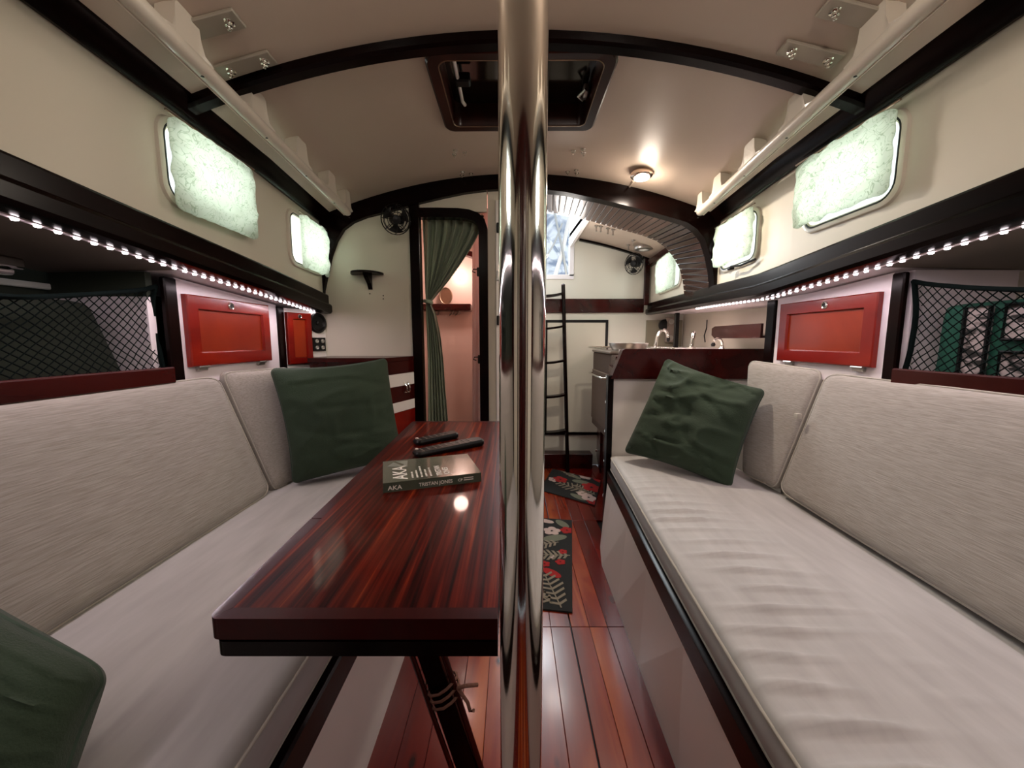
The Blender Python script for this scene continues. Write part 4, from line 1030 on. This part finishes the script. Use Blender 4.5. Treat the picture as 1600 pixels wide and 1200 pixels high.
g = G(); g.prism([(p.x + .042 * math.cos(k * PI / 12), 2.86, p.z + .055 + .056 * math.sin(k * PI / 12)) for k in range(24)], (0, .01, 0)); obj('glass', g, plain('mirror_reflecting', (.45, .30, .24), .15, 1), t)
g = G(); g.tube([(p.x + .044 * math.cos(k * PI / 12), 2.86, p.z + .057 + .058 * math.sin(k * PI / 12)) for k in range(24)], .005, 6, True); obj('frame', g, BRASS, t, smooth=50)
p = aty(717, 430, 2.88)
t = thing('wall_lamp', 'glowing round wall lamp in the pink head compartment', 'lamp', p)
g = G(); g.lathe([(.004, -.03), (.02, -.026), (.028, -.01), (.028, .004), (.018, .022), (.004, .028)], p, n=16); obj('globe', g, LAMPM, t, smooth=80)
g = G(); g.lathe([(.025, 0), (.025, .01), (.01, .03)], (p.x, 2.918, p.z), (0, -1, 0), 16); obj('backplate', g, STEEL, t, smooth=50)
p = aty(735, 398, 2.86); g = G(); g.box(p, (.10, .09, .035), Matrix.Rotation(.3, 3, 'Y'), .006); tag(obj('soap_rack', g, REDD), 'small red wooden rack high in the head compartment', 'rack')
# white passage panel with latches between door and post
g = G(); g.b2((-.085, BY - .012, .10), (-.062, BY, 1.86), .003); t = tag(obj('door_panel_edge', g, WHITE), 'narrow white door edge with small latches beside the steel post', 'door')
for z in (1.72, 1.48, 1.25):
    g = G(); g.box((-.073, BY - .02, z), (.014, .016, .05), None, .003); obj('latch', g, BLACK if z != 1.48 else STEEL, t)

# ================= GALLEY =================
def gx(y): return pw([(2.09, .545), (3.45, .775)], y)
CT = H - .062
t = thing('galley_cabinet', 'dark galley cabinet with drawers and round knobs beyond the partition', 'cabinet', (1.0, 2.7, 0))
g = G(); g.prism([(gx(2.10) + .02, 2.10, .07), (gx(2.385) + .02, 2.385, .07), (1.5, 2.385, .07), (1.5, 2.10, .07)], (0, 0, CT - .101)); obj('carcass', g, REDD, t)
g = G(); g.prism([(gx(2.965) + .02, 2.965, .07), (gx(3.42) + .02, 3.42, .07), (1.5, 3.42, .07), (1.5, 2.965, .07)], (0, 0, CT - .101)); obj('carcass', g, REDD, t)
g = G(); g.prism([(gx(2.385) + .02, 2.385, .07), (gx(2.965) + .02, 2.965, .07), (1.5, 2.965, .07), (1.5, 2.385, .07)], (0, 0, .40)); obj('carcass', g, REDD, t)
g = G(); g.prism([(gx(2.10) + .05, 2.10, 0), (gx(3.44) + .05, 3.44, 0), (1.5, 3.44, 0), (1.5, 2.10, 0)], (0, 0, .07)); obj('toe_kick', g, WHITE, t)
GU = Vector((gx(3.44) - gx(2.10), 3.44 - 2.10, 0)).normalized(); GN = Vector((-GU.y, GU.x, 0)); GP = lambda a, z, d: Vector((gx(2.10) + .02, 2.10, 0)) + GU * a + GN * d + Vector((0, 0, z))
for a0, a1, zz_ in ((.01, .26, [.09, .33, .52, .70, .87, 1.0]), (.86, 1.34, [.09, .33, .52, .70, .87, 1.0])):
    for z0, z1 in zip(zz_, zz_[1:]):
        g = G(); g.loft([[GP(a0, z0 + .004, d_), GP(a1, z0 + .004, d_), GP(a1, z1 - .004, d_), GP(a0, z1 - .004, d_)] for d_ in (0, .016)]); d = obj('drawer', g, REDD, t)
        g = G(); g.lathe([(.005, 0), (.005, .008), (.012, .016), (.011, .022), (.003, .025)], GP((a0 + a1) / 2, (z0 + z1) / 2, .016), GN, 14); obj('knob', g, CHROME, d, smooth=50)
t2 = thing('worktop', 'pale galley worktop behind the dark partition board', 'worktop', (1.0, 2.7, CT - .03))
g = G(); g.prism([(.66, 2.10, CT - .03), (.66, 2.38, CT - .03), (1.0, 2.38, CT - .03), (1.0, 2.97, CT - .03), (gx(2.97), 2.97, CT - .03), (gx(3.44), 3.44, CT - .03), (1.5, 3.44, CT - .03), (1.5, 2.10, CT - .03)], (0, 0, .03)); obj('slab', g, WHITE, t2)
# cooker
def dull(m):
    m.node_tree.nodes['Principled BSDF'].inputs['Specular IOR Level'].default_value = .12; return m
t = thing('galley_cooker', 'steel gimballed cooker with oven rail, seen edge-on beyond the partition', 'cooker', (.8, 2.67, .45))
g = G(); g.b2((gx(2.67) - .02, 2.40, .50), (.98, 2.95, CT - .03), .008); obj('body', g, dull(plain('dark_oven_steel', (.07, .045, .03), .6, .0)), t)
g = G(); g.b2((gx(2.67) - .03, 2.40, CT - .03), (.99, 2.95, CT - .012), .005); obj('hob', g, plain('dark_hob', (.22, .18, .15), .3, .8), t)
g = G(); g.b2((gx(2.67) - .034, 2.44, .56), (gx(2.67) - .02, 2.91, .93), .004); dd = obj('oven_door', g, dull(plain('oven_door_steel', (.09, .06, .04), .6, .0)), t)
g = G(); g.tube([(gx(2.67) - .034, 2.46, .90), (gx(2.67) - .06, 2.47, .90), (gx(2.67) - .06, 2.88, .90), (gx(2.67) - .034, 2.89, .90)], .007, 8); obj('handle', g, CHROME, dd, smooth=50)
g = G(); g.tube([(gx(2.67) - .055, 2.38, CT + .005), (gx(2.67) - .055, 2.96, CT + .005)], .006, 8); g.tube([(gx(2.67) - .055, 2.96, CT + .005), (1.0, 2.96, CT + .005), (1.0, 2.38, CT + .005)], .006, 8); obj('hob_fiddle', g, CHROME, t, smooth=50)
g = G(); g.lathe([(.11, 0), (.13, .03), (.135, .05), (.12, .05), (.10, .01)], (.82, 2.72, CT - .0115), n=24); tag(obj('shallow_pan', g, STEEL, smooth=50), 'shallow steel pan on the cooker hob', 'pan')
# taps
def tap(label, pts, r, base, cat='tap'):
    t = thing('tap', label, cat, base, 'chrome galley taps')
    g = G(); g.tube(pts, r, 10); obj('spout', g, CHROME, t, smooth=60)
    g = G(); g.lathe([(r * 2, 0), (r * 2, .008), (r * 1.2, .014), (r * 1.1, .03)], base, n=14); obj('base', g, CHROME, t, smooth=50)
    return t
b_ = atz(1024, 546, CT) if False else Vector((aty(1024, 545, 2.9).x, 2.9, CT))
t = tap('tall arched chrome tap at the far end of the worktop', [b_, b_ + Vector((.01, 0, .08)), b_ + Vector((.03, 0, .125)), b_ + Vector((.06, 0, .135)), b_ + Vector((.085, 0, .11)), b_ + Vector((.09, -.01, .075))], .012, b_)
g = G(); g.lathe([(.008, 0), (.013, .02), (.010, .04)], b_ + Vector((.09, -.01, .045)), n=12); obj('nozzle', g, BLACK, t, smooth=50)
b_ = Vector((aty(1080, 545, 2.6).x, 2.6, CT)); tap('straight chrome hand pump tap in the middle of the worktop', [b_, b_ + Vector((.006, 0, .06)), b_ + Vector((.012, 0, .105)), b_ + Vector((.022, 0, .108))], .014, b_)
b_ = Vector((aty(1128, 545, 2.35).x, 2.35, CT)); t = tap('short hooked chrome tap on the worktop under the wooden rack', [b_, b_ + Vector((0, 0, .04)), b_ + Vector((-.012, 0, .062)), b_ + Vector((-.035, 0, .068)), b_ + Vector((-.05, 0, .055))], .008, b_)
g = G(); g.lathe([(.010, 0), (.013, .012), (.008, .024)], b_ + Vector((-.055, 0, .02)), n=12); obj('valve', g, BLACK, t, smooth=50)
# wooden rack on the hull side, instrument panel, post
t = thing('spice_rack', 'dark red wooden rack on the pinkish galley hull side', 'rack', (1.4, 2.4, 1.16))
g = G(); g.b2((1.375, 2.12, 1.158), (1.50, 2.60, 1.172), .003); obj('shelf_board', g, REDD, t)
g = G(); g.prism([(1.36, 2.60, 1.158), (1.36, 2.64, 1.18), (1.36, 2.64, 1.225), (1.36, 2.60, 1.238), (1.36, 2.12, 1.238), (1.36, 2.12, 1.158)], (.014, 0, 0)); obj('fiddle', g, REDD, t)
g = G(); g.prism([(1.375, 2.60, 1.16), (1.375, 2.60, 1.235), (1.50, 2.60, 1.235), (1.50, 2.60, 1.16)], (0, .012, 0)); obj('end_board', g, REDD, t)
g = G(); g.b2((1.19, RY - .03, CT), (1.5, RY, 1.32)); struct('wall_galley_corner', g, plain('dark_greenish_panel', (.22, .20, .14), .6))  # dark greenish panel in the galley corner
p = aty(1057, 520, 3.0)
g = G(); g.b2((p.x - .015, 2.99, CT), (p.x + .015, 3.02, fas_bot(3.0, 1)), .003); tag(obj('galley_post', g, BLACK), 'thin black upright at the far end of the galley worktop', 'post')
t = thing('switch_panel', 'grey panel with round instruments beside the thin black upright', 'panel', (p.x - .07, 3.38, 1.16))
g = G(); q = aty(1050, 517, 3.38); g.b2((q.x - .05, 3.38, q.z - .10), (q.x + .04, 3.41, q.z + .12), .005); obj('plate', g, plain('grey_plate', (.25, .2, .17), .5), t)
for dz in (.08, -.06): g = G(); g.lathe([(.022, 0), (.022, .008), (.014, .01), (.005, .006)], (q.x - .01, 3.38, q.z + dz), (0, -1, 0), 16); obj('dial', g, STEEL, t, smooth=40)
q = aty(1040, 508, 3.40); g = G(); g.lathe([(.05, 0), (.05, .02), (.03, .03), (.01, .03)], (q.x - .01, 3.41, q.z), (0, -1, 0), 20); tag(obj('gauge', g, BLACK, smooth=40), 'round black gauge in the dark galley corner', 'gauge')
g = G(); q0 = Vector((1.505, 3.0, 1.30)); g.tube([q0, q0 + Vector((-.01, -.02, -.06)), q0 + Vector((-.005, .02, -.12)), q0 + Vector((-.01, -.01, -.17))], .004, 6); tag(obj('hanging_cord', g, BLACK, smooth=50), 'thin cord hanging on the pink galley hull side', 'cord')

# ladder
t = thing('companionway_ladder', 'narrow dark wooden ladder leaning against the bright rear wall', 'ladder', (.31, 3.28, 0))
rtop = aty(880, 446, 3.36); rbot = Vector((aty(886, 726, 3.27).x, 3.22, 0.0))
for dx in (0, -.37):
    g = G(); A_ = rbot + Vector((dx, 0, 0)); B_ = rtop + Vector((dx, 0, 0)); g.tube([A_, A_.lerp(B_, .5), B_], .0165, 8); obj('side_rail', g, DARKX, t, smooth=50)
    g = G(); g.lathe([(.0165, 0), (.017, .006), (.008, .014)], B_, (B_ - A_), 10); obj('rail_cap', g, REDD, t, smooth=50)
for v in (461, 512, 565, 617, 671):
    k = aty(870, v, 3.3).z / rtop.z; A_ = rbot.lerp(rtop, k)
    g = G(); g.slab(lambda i, j: (A_.x - .36 + .35 * i, A_.y - .075 + .075 * j + .0, A_.z + .022 * (2 * i - 1) ** 2 - .0), 10, 2, (0, 0, -.018)); obj('tread', g, DARKX, t, smooth=30)
# door outline trim on the rear wall
pA = aty(948, 502, RY); zz0 = pA.z
t = thing('engine_cover', 'cream removable panel outlined in black on the rear wall behind the ladder', 'panel', ((.30 + pA.x) / 2, RY, .32))
xl_ = aty(853.5, 560, RY).x
g = G(); g.b2((xl_, RY - .010, .31), (pA.x, RY - .002, zz0)); obj('board', g, plain('cream_board', (.62, .60, .50), .4), t)
for lo, hi in (((xl_ - .012, RY - .014, .31), (xl_ + .008, RY - .004, zz0)), ((pA.x - .012, RY - .014, .31), (pA.x + .012, RY - .004, zz0)), ((xl_ - .012, RY - .014, zz0 - .012), (pA.x + .012, RY - .004, zz0 + .012))):
    g = G(); g.b2(lo, hi, .002); obj('edging', g, BLACK, t)
# low red step and little box
g = G(); g.b2((-.03, 3.33, 0), (.72, RY - .001, .135), .006); tag(obj('low_step', g, REDD), 'low dark red step at the foot of the rear wall', 'step')
q = aty(850, 700, 3.12)
t = thing('wooden_box', 'small dark wooden box on the floor by the ladder foot', 'box', (q.x - .06, 3.14, 0))
g = G(); g.b2((q.x - .13, 3.02, .0), (q.x - .01, 3.16, .12), .004); obj('body', g, BLACK, t)
g = G(); g.b2((q.x - .14, 3.01, .12), (q.x + .0, 3.17, .19), .01); obj('lid', g, REDD, t)

# companionway frame and what is outside
t = struct('window_9', G().b2((-.43, RY - .012, 1.675), (.54, RY + .04, 1.715), .002), plain('white_frame', (.78, .78, .80), .35))
for x in (.50, -.42): obj('frame_side', G().b2((x, RY - .012, 1.70), (x + .04, RY + .04, 2.03), .002), t.data.materials[0], t)
BLUEC = streak('pale_blue_canvas', [(0.40, (0.22, 0.26, 0.34)), (0.55, (0.68, 0.70, 0.74))], (2, 2, 2), 0.8, 0, 3, bump=.1)
g = G(); g.slab(lambda i, j: (-.8 + 1.7 * i, 4.3 + .25 * math.sin(j * 3) + .5 * j, 1.45 + 1.15 * j + .06 * math.sin(i * 7 + j * 3)), 16, 10, (0, .01, 0))
o = obj('cockpit_canvas', g, BLUEC, smooth=60); tag(o, 'pale blue canvas over the cockpit seen through the companionway', 'canvas')
for k, (a, b_, r, m) in enumerate((((.35, 4.0, 1.5), (.62, 4.15, 2.5), .022, WHITE), ((.60, 4.0, 1.5), (.42, 4.1, 2.5), .012, STEEL), ((.28, 4.05, 2.3), (.75, 4.1, 1.6), .014, BLUEC), ((.30, 3.95, 1.9), (.50, 3.98, 2.3), .009, STEEL), ((.2, 4.1, 1.5), (.35, 4.1, 2.5), .010, BLUEC))):
    g = G(); a = Vector(a); b_ = Vector(b_); g.tube([a, (a + b_) / 2 + Vector((.02, 0, 0)), b_], r, 8); tag(obj('cockpit_tube', g, m, smooth=60), ('broad white tube crossing', 'thin steel tube leaning across', 'pale blue sleeve slanting over', 'short steel stay inside', 'thin blue sleeve upright in')[k] + ' the bright companionway view', 'tube', 'cockpit frame tubes')
g = G(); g.b2((.56, 4.02, 1.62), (.62, 4.10, 1.76), .01); tag(obj('winch_drum', g, STEEL), 'dark metal drum low in the bright companionway view', 'winch')
g = G(); g.b2((-2, 3.5, 1.40), (2, 5.6, 1.45)); struct('floor_cockpit', g, WHITE)

# galley ceiling: hooks with pendants and lamp
def under_aft(u, v): return on_ceiling(u, v)
for k, (u, v) in enumerate(((932, 352), (939, 353), (950, 356), (958, 358), (990, 375), (982, 382))):
    c = under_aft(u, v); g = G(); g.lathe([(.014, 0), (.014, -.008), (.006, -.012), (.005, -.035), (.009, -.04), (.001, -.046)][::-1], c, n=10); tag(obj('ceiling_hook', g, STEEL, smooth=40), ('first', 'second', 'third', 'fourth', 'round', 'stubby')[k] + ' small hook on the galley ceiling counting from the companionway', 'hook', 'galley ceiling hooks')
c = under_aft(1006, 385)
t = thing('ceiling_lamp', 'shallow round chrome lamp on the galley ceiling beyond the arch', 'lamp', c)
g = G(); g.lathe([(.072, 0), (.075, -.012), (.070, -.024), (.055, -.028)][::-1], c, n=28); obj('rim', g, STEEL, t, smooth=40)
g = G(); g.lathe([(.055, -.022), (.03, -.030), (.004, -.032)][::-1], c, n=24); obj('lens', g, WHITE, t, smooth=60)
light('galley_lamp_glow', 'POINT', (.35, 2.8, 1.75), 5, (1, .93, .86), radius=.08)

# ================= RUGS =================
RB = plain('rug_black_wool', (0.012, 0.013, 0.012), 0.95, bump=.5, bscale=400)
RC = [plain('rug_sage', (.16, .17, .12), .95, bump=.5, bscale=400), plain('rug_cream', (.55, .42, .38), .95, bump=.5, bscale=400), plain('rug_red', (.36, .012, .012), .95, bump=.5, bscale=400), plain('rug_taupe', (.26, .22, .16), .95, bump=.5, bscale=400)]
def rug(label, O, X, Y, W, L_, motifs):
    """O origin corner, X,Y unit axes on the floor"""
    O = Vector(O); X = Vector(X).normalized(); Y = Vector(Y).normalized(); P = lambda a, b, z=.0: O + X * a + Y * b + Vector((0, 0, .001 + z))
    t = thing('floral_rug', label, 'rug', P(W / 2, L_ / 2), 'floral rugs on the sole')
    g = G(); g.loft([[P(0, 0, z), P(W, 0, z), P(W, L_, z), P(0, L_, z)] for z in (0, .007)]); obj('pile', g, RB, t)
    gs = [G() for _ in RC]
    for (kind, a, b, ang, sz, ci) in motifs:
        ca, sa = math.cos(ang), math.sin(ang)
        T = lambda x, y: P(min(W - .003, max(.003, a + x * ca - y * sa)), min(L_ - .003, max(.003, b + x * sa + y * ca)), .0062 + .0003 * ci)
        gg = gs[ci]
        if kind == 'leaf': gg.prism([T(sz * math.cos(k * PI / 9), sz * .45 * math.sin(k * PI / 9)) for k in range(18)], (0, 0, .0015))
        elif kind == 'flower':
            for k in range(5):
                q = k * 2 * PI / 5; cx, cy = sz * .55 * math.cos(q), sz * .55 * math.sin(q)
                gg.prism([T(cx + sz * .45 * math.cos(j * PI / 5), cy + sz * .38 * math.sin(j * PI / 5)) for j in range(10)], (0, 0, .0015 + .0002 * k))
        elif kind == 'frond':
            gg.prism([T(-sz, -.003), T(sz, -.003), T(sz, .003), T(-sz, .003)], (0, 0, .0015))
            for k in range(7):
                x = -sz + 2 * sz * (k + .5) / 7; l = sz * .55 * (1 - .4 * abs(k - 3) / 3)
                for sg in (1, -1):
                    gg.prism([T(x, sg * .002), T(x + .014, sg * .002), T(x + .014 + l * .5, sg * l), T(x + l * .5, sg * l)], (0, 0, .0015))
    for ci, gg in enumerate(gs):
        if gg.f: o = obj(('sage_leaves', 'cream_petals', 'red_petals', 'taupe_fronds')[ci], gg, RC[ci], t); o['kind'] = 'stuff'
    return t
X2 = Vector((-.9885, .151, 0)); Y2 = Vector((.151, .9885, 0)); rr = random.Random(7)
mot = [('frond', .09, .13, 1.2, .12, 3), ('frond', .17, .10, .6, .10, 3), ('leaf', .10, .26, .6, .055, 2), ('frond', .10, .42, -.1, .09, 3), ('flower', .06, .36, 0, .028, 2), ('flower', .14, .33, 0, .03, 2), ('flower', .10, .40, .4, .018, 1), ('flower', .05, .46, 0, .026, 2), ('leaf', .10, .60, -.4, .075, 0), ('flower', .03, .70, 0, .045, 2), ('flower', .12, .68, .3, .055, 1), ('leaf', .06, .78, .9, .06, 0), ('leaf', .16, .80, .3, .05, 1), ('frond', .16, .52, -.4, .09, 3)]
mot += [(rr.choice(['leaf', 'flower', 'frond']), rr.uniform(.22, .5), rr.uniform(.05, .8), rr.uniform(0, 6), rr.uniform(.04, .08), rr.randrange(4)) for _ in range(14)]
rug('dark floral runner nearest the table, leaf and flower pattern', (.255, 1.50, 0), X2, Y2, .52, .84, mot)
X1 = Vector((-.80, .62, 0)); Y1 = Vector((.30, .95, 0))
A_ = Vector((.575, 2.55, 0)); 
mot = [('flower', .06, .10, .3, .07, 1), ('flower', .02, .04, 0, .05, 2), ('leaf', .14, .06, .3, .07, 0), ('flower', .12, .14, 0, .05, 1), ('frond', .20, .20, .2, .14, 3), ('flower', .34, .30, 0, .07, 2), ('flower', .40, .26, .5, .05, 1), ('flower', .06, .30, .2, .09, 2), ('leaf', .16, .36, -.2, .08, 0), ('flower', .14, .50, .2, .065, 1), ('frond', .30, .50, .9, .11, 3), ('leaf', .02, .48, .6, .06, 2), ('leaf', .22, .44, .5, .06, 0), ('frond', .10, .22, .5, .1, 3)]
rug('dark floral rug with large pale flowers at the ladder foot', A_, X1, Y1, .46, .50, mot)
